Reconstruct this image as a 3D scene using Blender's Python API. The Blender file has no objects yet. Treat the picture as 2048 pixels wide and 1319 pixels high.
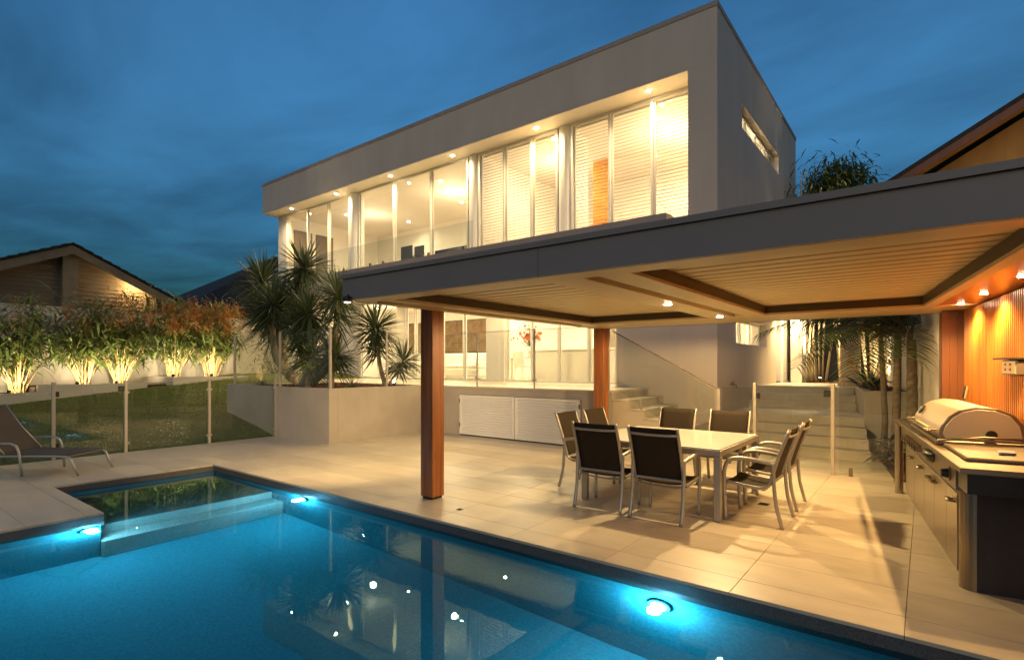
import bpy, bmesh, math, random
from mathutils import Vector, Matrix, noise
random.seed(7)
RAD = math.radians
S = bpy.context.scene
C = S.collection

# ------------------------------------------------------------------ camera
YAW = math.atan2(827.0, 1073.0)
cd = bpy.data.cameras.new('camera'); cam = bpy.data.objects.new('camera', cd); C.objects.link(cam)
cam.location = (0, 0, 1.6); cam.rotation_euler = (RAD(90), 0, YAW)
cd.sensor_width = 36; cd.lens = 36 * 1073 / 2048; cd.shift_y = 71.5 / 2048
cd.clip_start = .05; cd.clip_end = 2000
S.camera = cam

# ------------------------------------------------------------------ world: dusk sky with streaked cloud
W = bpy.data.worlds.new('World'); S.world = W; W.use_nodes = True
nt = W.node_tree; nt.nodes.clear()
def wn(t, **k):
    n = nt.nodes.new(t)
    for a, b in k.items(): setattr(n, a, b)
    return n
SUN_EL, SUN_ROT = 2.3, 145.0
sky = wn('ShaderNodeTexSky', sky_type='NISHITA', sun_disc=False)
sky.sun_elevation = RAD(SUN_EL); sky.sun_rotation = RAD(SUN_ROT)
sky.air_density = 1.6; sky.dust_density = .4; sky.ozone_density = 4.0
tc = wn('ShaderNodeTexCoord'); sep = wn('ShaderNodeSeparateXYZ')
nt.links.new(tc.outputs['Generated'], sep.inputs[0])
zz = wn('ShaderNodeMath', operation='MAXIMUM'); zz.inputs[1].default_value = .06
nt.links.new(sep.outputs['Z'], zz.inputs[0])
dx = wn('ShaderNodeMath', operation='DIVIDE'); dy = wn('ShaderNodeMath', operation='DIVIDE')
nt.links.new(sep.outputs['X'], dx.inputs[0]); nt.links.new(zz.outputs[0], dx.inputs[1])
nt.links.new(sep.outputs['Y'], dy.inputs[0]); nt.links.new(zz.outputs[0], dy.inputs[1])
cmb = wn('ShaderNodeCombineXYZ'); nt.links.new(dx.outputs[0], cmb.inputs[0]); nt.links.new(dy.outputs[0], cmb.inputs[1])
mp = wn('ShaderNodeMapping'); mp.inputs['Rotation'].default_value = (0, 0, RAD(25)); mp.inputs['Scale'].default_value = (.6, 1.2, 1)
nt.links.new(cmb.outputs[0], mp.inputs[0])
nz = wn('ShaderNodeTexNoise'); nz.inputs['Scale'].default_value = 1.1; nz.inputs['Detail'].default_value = 6; nz.inputs['Roughness'].default_value = .55
nz.inputs['Distortion'].default_value = .4
nt.links.new(mp.outputs[0], nz.inputs['Vector'])
rmp = wn('ShaderNodeMapRange'); rmp.inputs[1].default_value = .32; rmp.inputs[2].default_value = .68
rmp.inputs[3].default_value = .74; rmp.inputs[4].default_value = 1.35
nt.links.new(nz.outputs[0], rmp.inputs[0])
tint = wn('ShaderNodeMix', data_type='RGBA', blend_type='MULTIPLY'); tint.inputs[0].default_value = 1
nt.links.new(sky.outputs[0], tint.inputs[6]); tint.inputs[7].default_value = (.21, .76, .95, 1)
cl = wn('ShaderNodeMix', data_type='RGBA', blend_type='MULTIPLY'); cl.inputs[0].default_value = 1
nt.links.new(tint.outputs[2], cl.inputs[6]); nt.links.new(rmp.outputs[0], cl.inputs[7])
bank = wn('ShaderNodeMapRange', interpolation_type='SMOOTHSTEP'); bank.inputs[1].default_value = .0; bank.inputs[2].default_value = .55
bank.inputs[3].default_value = 0; bank.inputs[4].default_value = 1.0
nt.links.new(sep.outputs['Z'], bank.inputs[0])
cl2 = wn('ShaderNodeMix', data_type='RGBA', blend_type='MULTIPLY'); cl2.inputs[0].default_value = 1
bcol = wn('ShaderNodeMix', data_type='RGBA'); bcol.inputs[6].default_value = (.12, .30, .52, 1); bcol.inputs[7].default_value = (1, 1, 1, 1)
nt.links.new(bank.outputs[0], bcol.inputs[0])
nt.links.new(cl.outputs[2], cl2.inputs[6]); nt.links.new(bcol.outputs[2], cl2.inputs[7])
hs = wn('ShaderNodeHueSaturation'); hs.inputs['Saturation'].default_value = .93; nt.links.new(cl2.outputs[2], hs.inputs['Color'])
bg = wn('ShaderNodeBackground'); bg.inputs[1].default_value = .15
wo = wn('ShaderNodeOutputWorld')
nt.links.new(hs.outputs[0], bg.inputs[0]); nt.links.new(bg.outputs[0], wo.inputs[0])

# soft afterglow from low behind the camera
sl = bpy.data.lights.new('afterglow', 'SUN'); sl.energy = .22; sl.angle = RAD(50); sl.color = (1, .74, .50)
so = bpy.data.objects.new('afterglow', sl); C.objects.link(so)
so.rotation_euler = (RAD(70), 0, RAD(25))

S.view_settings.view_transform = 'Standard'; S.view_settings.look = 'None'
S.view_settings.exposure = 1.5; S.view_settings.gamma = 1.0; S.view_settings.use_curve_mapping = False
S.render.engine = 'CYCLES'
cy = S.cycles
cy.use_denoising = True; cy.max_bounces = 9; cy.diffuse_bounces = 4; cy.glossy_bounces = 4; cy.transparent_max_bounces = 24
cy.transmission_bounces = 4; cy.sample_clamp_indirect = 6; cy.caustics_reflective = False; cy.caustics_refractive = False
cy.use_light_tree = True

WARM = (1.0, .69, .31); WARM2 = (1.0, .80, .50)

# ------------------------------------------------------------------ materials
MATS = {}
def mat(name, col, rough=.6, metal=0., var=.0, scale=4., bump=0., bscale=60., spec=.5, stretch=None, col2=None,
        island=0., trans=0., coat=0., detail=5, sat=0., objrand=0., backlit=0., world=False):
    m = bpy.data.materials.new(name); m.use_nodes = True; t = m.node_tree; N = t.nodes; L = t.links
    b = N['Principled BSDF']
    b.inputs['Base Color'].default_value = (*col, 1); b.inputs['Roughness'].default_value = rough
    b.inputs['Metallic'].default_value = metal; b.inputs['Specular IOR Level'].default_value = spec
    b.inputs['Coat Weight'].default_value = coat
    co = N.new('ShaderNodeTexCoord'); mpn = N.new('ShaderNodeMapping'); L.new(N.new('ShaderNodeNewGeometry').outputs['Position'] if world else co.outputs['Object'], mpn.inputs[0])
    if stretch: mpn.inputs['Scale'].default_value = stretch
    out = None
    if var or col2:
        n = N.new('ShaderNodeTexNoise'); n.inputs['Scale'].default_value = scale; n.inputs['Detail'].default_value = detail
        n.inputs['Roughness'].default_value = .6
        L.new(mpn.outputs[0], n.inputs['Vector'])
        r = N.new('ShaderNodeMapRange'); r.inputs[1].default_value = .3; r.inputs[2].default_value = .7
        L.new(n.outputs[0], r.inputs[0])
        mx = N.new('ShaderNodeMix'); mx.data_type = 'RGBA'
        c2 = col2 if col2 else tuple(min(1, c * (1 + var)) for c in col)
        c1 = col if col2 else tuple(c * (1 - var) for c in col)
        mx.inputs[6].default_value = (*c1, 1); mx.inputs[7].default_value = (*c2, 1)
        L.new(r.outputs[0], mx.inputs[0]); out = mx.outputs[2]
        rr = N.new('ShaderNodeMapRange'); rr.inputs[3].default_value = max(.02, rough - .06); rr.inputs[4].default_value = min(1, rough + .08)
        L.new(n.outputs[0], rr.inputs[0]); L.new(rr.outputs[0], b.inputs['Roughness'])
    for amount, src in ((island, 'ShaderNodeNewGeometry'), (objrand, 'ShaderNodeObjectInfo')):
        if amount:
            g = N.new(src); r2 = N.new('ShaderNodeMapRange')
            r2.inputs[3].default_value = 1 - amount; r2.inputs[4].default_value = 1 + amount
            L.new(g.outputs['Random Per Island' if src.endswith('Geometry') else 'Random'], r2.inputs[0])
            mm = N.new('ShaderNodeMix'); mm.data_type = 'RGBA'; mm.blend_type = 'MULTIPLY'; mm.inputs[0].default_value = 1
            if out: L.new(out, mm.inputs[6])
            else: mm.inputs[6].default_value = (*col, 1)
            L.new(r2.outputs[0], mm.inputs[7]); out = mm.outputs[2]
    if out: L.new(out, b.inputs['Base Color'])
    if bump:
        n2 = N.new('ShaderNodeTexNoise'); n2.inputs['Scale'].default_value = bscale; n2.inputs['Detail'].default_value = 4
        L.new(mpn.outputs[0], n2.inputs['Vector'])
        bp = N.new('ShaderNodeBump'); bp.inputs['Strength'].default_value = bump; bp.inputs['Distance'].default_value = .01
        L.new(n2.outputs[0], bp.inputs['Height']); L.new(bp.outputs[0], b.inputs['Normal'])
    if backlit:
        tr = N.new('ShaderNodeBsdfTranslucent'); ms = N.new('ShaderNodeMixShader'); ms.inputs[0].default_value = backlit
        if out: L.new(out, tr.inputs[0])
        else: tr.inputs[0].default_value = (*col, 1)
        o = N['Material Output']; L.new(b.outputs[0], ms.inputs[1]); L.new(tr.outputs[0], ms.inputs[2]); L.new(ms.outputs[0], o.inputs[0])
    MATS[name] = m
    return m
def emit(name, col, s):
    m = bpy.data.materials.new(name); m.use_nodes = True; N = m.node_tree.nodes; b = N['Principled BSDF']
    b.inputs['Base Color'].default_value = (*col, 1); b.inputs['Emission Color'].default_value = (*col, 1); b.inputs['Emission Strength'].default_value = s
    MATS[name] = m; return m
def glassy(name, tint, ior=1.45, rough=.0, bump=0., bscale=3., refl=(1, 1, 1), minrefl=0.):
    m = bpy.data.materials.new(name); m.use_nodes = True; t = m.node_tree; N = t.nodes; L = t.links
    N.clear(); o = N.new('ShaderNodeOutputMaterial'); tr = N.new('ShaderNodeBsdfTransparent'); tr.inputs[0].default_value = (*tint, 1)
    gl = N.new('ShaderNodeBsdfGlossy'); gl.inputs['Roughness'].default_value = rough; gl.inputs['Color'].default_value = (*refl, 1)
    fr = N.new('ShaderNodeFresnel'); ge = N.new('ShaderNodeNewGeometry')
    io = N.new('ShaderNodeMapRange'); io.inputs[3].default_value = ior; io.inputs[4].default_value = 1 / ior   # same reflectance on both faces of a thin sheet
    L.new(ge.outputs['Backfacing'], io.inputs[0]); L.new(io.outputs[0], fr.inputs[0])
    ms = N.new('ShaderNodeMixShader')
    fac = fr.outputs[0]
    if minrefl:
        mr = N.new('ShaderNodeMapRange'); mr.inputs[3].default_value = minrefl; mr.inputs[4].default_value = 1
        L.new(fac, mr.inputs[0]); fac = mr.outputs[0]
    L.new(fac, ms.inputs[0]); L.new(tr.outputs[0], ms.inputs[1]); L.new(gl.outputs[0], ms.inputs[2]); L.new(ms.outputs[0], o.inputs[0])
    if bump:
        co = N.new('ShaderNodeTexCoord'); n = N.new('ShaderNodeTexNoise'); n.inputs['Scale'].default_value = bscale; n.inputs['Detail'].default_value = 2
        L.new(co.outputs['Object'], n.inputs['Vector'])
        bp = N.new('ShaderNodeBump'); bp.inputs['Strength'].default_value = bump; bp.inputs['Distance'].default_value = .02
        L.new(n.outputs[0], bp.inputs['Height']); L.new(bp.outputs[0], gl.inputs['Normal']); L.new(bp.outputs[0], fr.inputs['Normal'])
    MATS[name] = m; return m

mat('render', (.55, .475, .385), .85, var=.07, scale=1.3, stretch=(1, 1, .3), bump=.25, bscale=90)
mat('white_paint', (.80, .77, .70), .6, var=.03, scale=1.2)
mat('soffit_white', (.80, .76, .67), .7, var=.03, scale=.7)
mat('interior_white', (.82, .78, .70), .7, var=.02, scale=.6)
mat('interior_floor', (.50, .43, .33), .25, var=.08, scale=1.5)
mat('shade_lining', (.05, .032, .014), .5)  # near-black brown, paints shade onto the inner faces of the pergola recesses
mat('cream_metal', (.58, .465, .26), .42, var=.03, scale=1.5)
mat('fascia_grey', (.21, .18, .152), .5, var=.06, scale=1.2)
mat('parapet_grey', (.34, .29, .25), .8, var=.06, scale=1.0, bump=.2, bscale=80)
mat('timber_post', (.32, .105, .024), .45, var=.5, scale=16, stretch=(1, 1, .05), bump=.25, bscale=60)
mat('timber_batten', (.50, .165, .02), .35, var=.25, scale=6, stretch=(1, 1, .06), objrand=.22)
mat('timber_soffit', (.52, .20, .04), .3, var=.2, scale=6, stretch=(1, .08, 1))
mat('timber_dark', (.20, .07, .025), .45, var=.25, scale=5, stretch=(1, 1, .07), objrand=.1)
mat('tile', (.54, .465, .335), .36, var=.11, scale=1.7, stretch=(1, 3.2, 1), bump=.08, bscale=40, objrand=.09, world=True, detail=8)
mat('grout', (.36, .30, .22), .9)
mat('granite', (.085, .08, .075), .5, var=.55, scale=160, detail=2)
mat('pool_plaster', (.05, .36, .41), .8, var=.22, scale=45, detail=3)
mat('pool_ledge', (.52, .47, .40), .8, var=.18, scale=45, detail=3)
mat('concrete_planter', (.42, .365, .29), .85, var=.10, scale=1.4, bump=.3, bscale=70)
mat('step_stone', (.50, .44, .34), .5, var=.10, scale=2)
mat('aluminium', (.44, .40, .34), .42, metal=.7, var=.05, scale=8)
mat('post_metal', (.44, .39, .32), .42, metal=.4, var=.05, scale=6)
mat('steel', (.28, .23, .165), .36, metal=1., var=.06, scale=4, stretch=(1, 20, 1))
mat('steel_door', (.38, .32, .235), .30, metal=.85, var=.06, scale=3)
mat('sling', (.030, .020, .011), .8, spec=.2, var=.25, scale=120, bump=.3, bscale=300)
mat('lounger_sling', (.065, .05, .032), .8, var=.2, scale=100)
mat('black', (.012, .012, .012), .35)
mat('black_rough', (.02, .018, .016), .6)
mat('dark_panel', (.035, .030, .030), .5, var=.3, scale=5, stretch=(1, 1, .15))
mat('table_glass', (.72, .70, .62), .22, coat=.6)
mat('mulch', (.13, .055, .025), .95, island=.45)
mat('soil', (.06, .035, .02), .95, var=.4, scale=12)
mat('grass_blade', (.13, .17, .03), .7, island=.45, backlit=.25)
mat('lawn', (.10, .12, .025), .95, var=.35, scale=6, bump=.6, bscale=50)
mat('ground', (.05, .055, .03), .95, var=.3, scale=.5)
mat('yucca_leaf', (.075, .105, .045), .45, island=.4, backlit=.2)
mat('yucca_bark', (.26, .20, .14), .9, var=.35, scale=14, bump=.8, bscale=30)
mat('shrub_leaf', (.15, .20, .05), .5, island=.45, backlit=.35)
mat('bamboo_leaf', (.16, .19, .055), .5, island=.45, backlit=.45)
mat('plume', (.48, .21, .06), .8, island=.4, backlit=.4)
mat('cane', (.42, .29, .13), .5, island=.35)
mat('bamboo_culm', (.62, .50, .28), .4, island=.3)
mat('palm_trunk', (.16, .12, .08), .85, var=.3, scale=9, stretch=(1, 1, 4), bump=.6, bscale=20)
mat('fat_trunk', (.50, .38, .22), .8, var=.25, scale=5, stretch=(1, 1, 5), bump=.5, bscale=20)
mat('palm_leaf', (.05, .075, .025), .5, island=.4, backlit=.3)
mat('dark_leaf', (.03, .05, .02), .6, island=.4, backlit=.25)
mat('blue_leaf', (.07, .11, .09), .45, island=.3)
mat('orange_flower', (.62, .12, .006), .5, island=.3)
mat('garden_wall', (.58, .53, .44), .9, var=.08, scale=1, bump=.2, bscale=60)
mat('weatherboard', (.16, .115, .065), .8, var=.15, scale=3, stretch=(1, .1, 1))
mat('cedar', (.30, .17, .05), .7, var=.2, scale=4, stretch=(1, 1, .2))
mat('barge', (.19, .15, .09), .8, var=.12, scale=3)
mat('roof_tile', (.035, .03, .027), .9, var=.3, scale=8, island=.25)
mat('orange_wall', (.85, .33, .03), .5)
mat('sofa_fabric', (.75, .72, .66), .9, var=.04, scale=3)
mat('blind_slat', (.50, .42, .31), .6)
mat('frosted', (.85, .82, .74), .8, backlit=.85)
mat('gloss_white', (.85, .83, .78), .2)
mat('painting', (.10, .06, .03), .7, col2=(.30, .20, .11), scale=3.5, detail=8)
mat('dark_glass', (.03, .028, .025), .12)
mat('brown_frame', (.17, .13, .09), .6)
mat('cream_plate', (.60, .50, .32), .5)
mat('red', (.5, .03, .02), .5)
mat('bbq_hood', (.52, .45, .35), .40, metal=.55, var=.04, scale=3)
emit('lamp_warm', (1.0, .80, .50), 60)
emit('lamp_soft', (1.0, .80, .50), 25)
emit('lamp_dim', (1.0, .75, .45), 2)
emit('lamp_pool', (.75, .88, 1.0), 14)
glassy('pane', (.97, .97, .95), 1.45)
glassy('fence_glass', (.93, .95, .93), 1.5)
def water(name):
    m = bpy.data.materials.new(name); m.use_nodes = True; t = m.node_tree; N = t.nodes; L = t.links; N.clear()
    o = N.new('ShaderNodeOutputMaterial'); g = N.new('ShaderNodeBsdfGlass'); g.inputs['IOR'].default_value = 1.33; g.inputs['Roughness'].default_value = 0
    g.inputs['Color'].default_value = (.62, .92, .96, 1)
    co = N.new('ShaderNodeTexCoord'); n = N.new('ShaderNodeTexNoise'); n.inputs['Scale'].default_value = 2.6; n.inputs['Detail'].default_value = 2; L.new(co.outputs['Object'], n.inputs['Vector'])
    bp = N.new('ShaderNodeBump'); bp.inputs['Strength'].default_value = .045; bp.inputs['Distance'].default_value = .02
    L.new(n.outputs[0], bp.inputs['Height']); L.new(bp.outputs[0], g.inputs['Normal']); L.new(g.outputs[0], o.inputs[0]); MATS[name] = m
water('water')

# ------------------------------------------------------------------ builders
ROOTS = {}
def thing(name, label, cat, loc=(0, 0, 0), rotz=0, group=None):
    o = bpy.data.objects.new(name, None); C.objects.link(o); o.empty_display_size = .2
    o.location = loc; o.rotation_euler = (0, 0, rotz); o['label'] = label; o['category'] = cat
    if group: o['group'] = group
    ROOTS[o] = (Vector(loc), rotz)
    return o
def tag(o, label, cat, group=None):
    o['label'] = label; o['category'] = cat
    if group: o['group'] = group
    return o
class MB:
    def __init__(s): s.v = []; s.f = []
    def add(s, vs, fs):
        n = len(s.v); s.v += [Vector(p) for p in vs]; s.f += [[i + n for i in f] for f in fs]; return s
    def box(s, x0, x1, y0, y1, z0, z1):
        x0, x1 = min(x0, x1), max(x0, x1); y0, y1 = min(y0, y1), max(y0, y1); z0, z1 = min(z0, z1), max(z0, z1)
        return s.add([(x0, y0, z0), (x1, y0, z0), (x1, y1, z0), (x0, y1, z0), (x0, y0, z1), (x1, y0, z1), (x1, y1, z1), (x0, y1, z1)],
                     [[0, 3, 2, 1], [4, 5, 6, 7], [0, 1, 5, 4], [1, 2, 6, 5], [2, 3, 7, 6], [3, 0, 4, 7]])
    def prism(s, poly, z0, z1, axis='z'):
        n = len(poly)
        def P(p, h): return {'z': (p[0], p[1], h), 'y': (p[0], h, p[1]), 'x': (h, p[0], p[1])}[axis]
        return s.add([P(p, z0) for p in poly] + [P(p, z1) for p in poly],
                     [list(range(n))[::-1], list(range(n, 2 * n))] + [[i, (i + 1) % n, n + (i + 1) % n, n + i] for i in range(n)])
    def tube(s, pts, r, n=8, cap=True, flat=1.0):
        pts = [Vector(p) for p in pts]; m = len(pts)
        rs = r if isinstance(r, (list, tuple)) else [r] * m
        vs = []; prev = None
        for i, p in enumerate(pts):
            d = (pts[min(i + 1, m - 1)] - pts[max(i - 1, 0)]).normalized()
            if prev is None:
                a = d.cross(Vector((0, 0, 1)))
                if a.length < .05: a = d.cross(Vector((1, 0, 0)))
                a.normalize()
            else: a = (prev - d * prev.dot(d)).normalized()
            prev = a; b = d.cross(a)
            for k in range(n):
                t = 2 * math.pi * k / n
                vs.append(p + a * math.cos(t) * rs[i] * flat + b * math.sin(t) * rs[i])
        fs = [[i * n + k, i * n + (k + 1) % n, (i + 1) * n + (k + 1) % n, (i + 1) * n + k] for i in range(m - 1) for k in range(n)]
        if cap: fs += [list(range(n))[::-1], [(m - 1) * n + k for k in range(n)]]
        return s.add(vs, fs)
    def disc(s, c, r, n=14, up=1, h=.006):
        return s.tube([(c[0], c[1], c[2]), (c[0], c[1], c[2] + up * h)], r, n)
    def lathe(s, prof, c=(0, 0, 0), n=16):
        vs = [(c[0] + r * math.cos(2 * math.pi * k / n), c[1] + r * math.sin(2 * math.pi * k / n), c[2] + z) for r, z in prof for k in range(n)]
        m = len(prof)
        return s.add(vs, [[i * n + k, i * n + (k + 1) % n, (i + 1) * n + (k + 1) % n, (i + 1) * n + k] for i in range(m - 1) for k in range(n)]
                     + [list(range(n))[::-1], [(m - 1) * n + k for k in range(n)]])
    def leaf(s, base, d, L, w, droop=.3, segs=3, side=None, fold=0.):
        d = Vector(d).normalized(); base = Vector(base)
        if side is None:
            side = d.cross(Vector((random.uniform(-.4, .4), random.uniform(-.4, .4), 1)))
            if side.length < .1: side = d.cross(Vector((1, 0, 0)))
            side.normalize()
        vs = []; fs = []
        for i in range(segs + 1):
            t = i / segs; p = base + d * L * t + Vector((0, 0, -droop * L * t * t))
            ww = w * (.45 + 1.1 * t) if t < .5 else w * 2 * (1 - t)
            if i == segs: vs.append(p)
            else: vs += [p - side * ww * .5, p + side * ww * .5]
        for i in range(segs - 1): fs.append([2 * i, 2 * i + 1, 2 * i + 3, 2 * i + 2])
        fs.append([2 * segs - 2, 2 * segs - 1, 2 * segs])
        return s.add(vs, fs)
    def mesh(s, name, m, smooth=False, bevel=0, to=None):
        me = bpy.data.meshes.new(name)
        vs = s.v
        if to is not None:
            loc, rz = to; M = Matrix.Rotation(-rz, 3, 'Z'); vs = [M @ (p - loc) for p in vs]
        me.from_pydata([tuple(p) for p in vs], [], s.f)
        if bevel:
            bm = bmesh.new(); bm.from_mesh(me)
            bmesh.ops.bevel(bm, geom=list(bm.edges), offset=bevel, segments=1, affect='EDGES', clamp_overlap=True)
            bm.to_mesh(me); bm.free()
        if smooth:
            for p in me.polygons: p.use_smooth = True
        me.materials.append(MATS[m]); me.update()
        return me
    def build(s, name, m, parent=None, smooth=False, bevel=0, world=False):
        to = None
        if parent is not None and world:
            r = parent
            while r.parent is not None: r = r.parent
            to = ROOTS[r]
        me = s.mesh(name, m, smooth, bevel, to)
        o = bpy.data.objects.new(name, me); C.objects.link(o)
        if parent is not None: o.parent = parent
        if smooth and len(me.polygons) < 4000:
            pass
        return o
def bx(*a): return MB().box(*a)
def struct(o): o['kind'] = 'structure'; return o
def stuff(o): o['kind'] = 'stuff'; return o
def lamp(name, kind, loc, energy, col=WARM, parent=None, world=True, rad=.04, target=None, size=120, blend=.6):
    l = bpy.data.lights.new(name, kind); l.energy = energy; l.color = col; l.shadow_soft_size = rad
    if kind == 'SPOT': l.spot_size = RAD(size); l.spot_blend = blend
    o = bpy.data.objects.new(name, l); C.objects.link(o)
    p = Vector(loc); d = Vector(target) - p if target is not None else Vector((0, 0, -1))
    if parent is not None:
        r = parent
        while r.parent is not None: r = r.parent
        L, rz = ROOTS.get(r, (Vector(), 0)); M = Matrix.Rotation(-rz, 3, 'Z')
        if world: p = M @ (p - L); d = M @ d
        o.parent = parent
    o.location = p; o.rotation_euler = d.to_track_quat('-Z', 'Y').to_euler()
    return o
def copy_tree(o, parent=None):
    c = o.copy(); C.objects.link(c); c.parent = parent
    for ch in list(o.children): copy_tree(ch, c)
    return c
def downlight(root, x, y, z, energy, rad=.05, size=130, col=WARM, lampy=True, world=True, m='lamp_warm', part='downlight', blend=.7):
    d = MB().tube([(x, y, z - .004), (x, y, z + .02)], rad * 1.35, 16).build(part, 'white_paint', root, world=world)
    MB().tube([(x, y, z - .009), (x, y, z - .005)], rad, 16).build('lens', m, d, world=world)
    if lampy: lamp('bulb', 'SPOT', (x, y, z - .03), energy, col, d, world=world, rad=.03, size=size, blend=blend)
    return d

# ================================================================== SETTING
# one ground sheet, with a rectangular hole where the pool is dug
def ring(mb, X0, X1, Y0, Y1, hx0, hx1, hy0, hy1, z):
    for a in ((X0, X1, Y0, hy0), (X0, X1, hy1, Y1), (X0, hx0, hy0, hy1), (hx1, X1, hy0, hy1)):
        mb.add([(a[0], a[2], z), (a[1], a[2], z), (a[1], a[3], z), (a[0], a[3], z)], [[0, 1, 2, 3]])
PX0, PX1, PY0, PY1 = -9.16, 3.4, .30, 3.94        # pool edges
PEN_X, PEN_Y = -7.10, 1.92                        # paved corner that cuts into the pool
g = MB(); ring(g, -400, 400, -400, 400, PX0, PX1, PY0, PY1, -.06)
struct(g.build('ground', 'ground'))

# ---- paving: grout bed with single tiles
pv = struct(bx(-11.75, 2.6, PY1 + .065, 11.75, -.05, -.008).add([], []).build('paving', 'grout'))
bx(-11.75, PX0 - .065, -3.2, PY1 + .065, -.05, -.008).build('grout_bed', 'grout', pv)
bx(PX0 - .065, PEN_X - .065, -3.2, PEN_Y - .065, -.05, -.008).build('grout_bed', 'grout', pv)
bx(PEN_X - .065, 3.4, -3.2, PY0 - .065, -.05, -.008).build('grout_bed', 'grout', pv)
full = bx(-.4982, .4982, -.2457, .2457, -.025, 0).mesh('tile', 'tile', bevel=.0015)
GX = [-.1 - k * 1.0 for k in range(-4, 14)]; GY = [4.74 + .495 * k for k in range(-18, 16)]
REG = [(-11.75, 2.5, PY1, 9.135, 'm'), (-5.4, -.35, 9.135, 11.7, 'm'), (-11.75, PX0, -3.0, PY1, 'm'), (PX0, PEN_X, -3.0, PEN_Y, 'm')]
nt_ = 0
for gx in GX:
    for gy in GY:
        for (a, b, c, d, _) in REG:
            x0, x1, y0, y1 = max(gx - 1, a), min(gx, b), max(gy, c), min(gy + .495, d)
            if x1 - x0 < .03 or y1 - y0 < .03: continue
            if x1 <= -9.6 and y0 >= 6.38: continue
            if (c == 9.135) and x0 > -.6 + .0: continue
            if c < 0 and y1 < -1.6: continue
            if x0 > 1.3: continue
            if x0 < -9.63 < x1 and y0 > 6.38: x0 = -9.63
            if x1 <= -9.6 and y1 > 6.39: y1 = 6.39
            if abs(x1 - x0 - 1) < .01 and abs(y1 - y0 - .495) < .01:
                o = bpy.data.objects.new('tile', full); C.objects.link(o)
            else:
                w, h = (x1 - x0) / 2 - .0018, (y1 - y0) / 2 - .0018
                if w < .01 or h < .01: continue
                o = bx(-w, w, -h, h, -.025, 0).build('tile', 'tile', bevel=.0015)
            o.location = ((x0 + x1) / 2, (y0 + y1) / 2, 0); o.parent = pv; nt_ += 1
# dark granite nosing round the pool edge, under the tile edge
cp = MB()
cp.box(PX0 - .06, PX1, PY1, PY1 + .06, -.20, -.026)
cp.box(PX0 - .06, PX0, PEN_Y, PY1, -.20, -.026)
cp.box(PX0, PEN_X, PEN_Y - .06, PEN_Y, -.20, -.026)
cp.box(PEN_X - .06, PEN_X, PY0, PEN_Y - .06, -.20, -.026)
cp.box(PEN_X, PX1, PY0 - .06, PY0, -.20, -.026)
struct(cp.build('pool_coping', 'granite'))
# near deck on which the camera stands
struct(bx(PEN_X, 6, -3.0, PY0, -.025, 0).build('near_deck', 'tile'))

# ---- pool shell, steps and water
LED, ST2, FL = -.46, -.80, -1.35
sh = MB()
def wall(x0, y0, x1, y1, z0, z1): sh.add([(x0, y0, z0), (x1, y1, z0), (x1, y1, z1), (x0, y0, z1)], [[0, 1, 2, 3]])
wz = -.195
wall(PX0, PY1 + .03, PX1, PY1 + .03, FL, wz); wall(PX0 - .03, PEN_Y, PX0 - .03, PY1 + .03, FL, wz)
wall(PX0 - .03, PEN_Y - .03, PEN_X, PEN_Y - .03, FL, wz); wall(PEN_X - .03, PY0 - .03, PEN_X - .03, PEN_Y - .03, FL, wz)
wall(PEN_X, PY0 - .03, PX1, PY0 - .03, FL, wz); wall(PX1, PY0 - .03, PX1, PY1 + .03, FL, wz)
sh.add([(PEN_X - .03, PY0 - .03, FL), (PX1, PY0 - .03, FL), (PX1, PY1 + .03, FL), (PEN_X - .03, PY1 + .03, FL)], [[0, 1, 2, 3]])
struct(sh.build('pool_shell', 'pool_plaster'))
ps = struct(bx(PX0 - .03, -7.36, PEN_Y - .03, PY1 + .03, FL, LED).build('pool_ledge', 'pool_ledge', bevel=.02))
bx(-7.36, -7.05, PEN_Y - .03, PY1 + .03, FL, ST2).build('step', 'pool_ledge', ps, bevel=.02)
wm = MB(); wz = -.105
wm.add([(PX0, PEN_Y, wz), (PEN_X, PEN_Y, wz), (PEN_X, PY1, wz), (PX0, PY1, wz)], [[0, 1, 2, 3]])
wm.add([(PEN_X, PY0, wz), (PX1, PY0, wz), (PX1, PY1, wz), (PEN_X, PY1, wz)], [[0, 1, 2, 3]])
struct(wm.build('pool_water', 'water'))
def pool_light(x, y, z, n, label, e):
    t = thing('pool_light', label, 'pool light', (x, y, z), 0, 'underwater pool lights')
    n = Vector(n)
    MB().tube([(0, 0, 0), n * .03], .09, 20).build('bezel', 'pool_plaster', t)
    MB().tube([n * .031, n * .036], .062, 20).build('lens', 'lamp_pool', t)
    lamp('bulb', 'POINT', n * .115, e, (.21, .67, 1.0), t, world=False, rad=.055)
PLE = 16
pool_light(-1.62, PY1 + .028, -.43, (0, -1, 0), 'large bright round pool light in front of the dining table', PLE)
pool_light(-6.55, PY1 + .028, -.36, (0, -1, 0), 'small bright pool light beside the shallow pool ledge', PLE)
pool_light(PEN_X - .028, 1.80, -.33, (1, 0, 0), 'pool light under the paved corner near the sun lounger', PLE)
# floor drains
for (x, y, l) in ((-1.48, 6.69, 'small square floor drain under the right side of the dining table'), (-4.11, 4.38, 'tiny floor drain between the front timber post and the pool')):
    t = thing('floor_drain', l, 'drain', (x, y, .002), 0)
    w = .06 if x > -2 else .03
    bx(-w, w, -w, w, 0, .003).build('frame', 'steel', t)
    for k in range(4): bx(-w * .8, w * .8, -w * .8 + k * w * .43, -w * .8 + k * w * .43 + w * .2, .0035, .006).build('grate_bar', 'black_rough', t)

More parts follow.
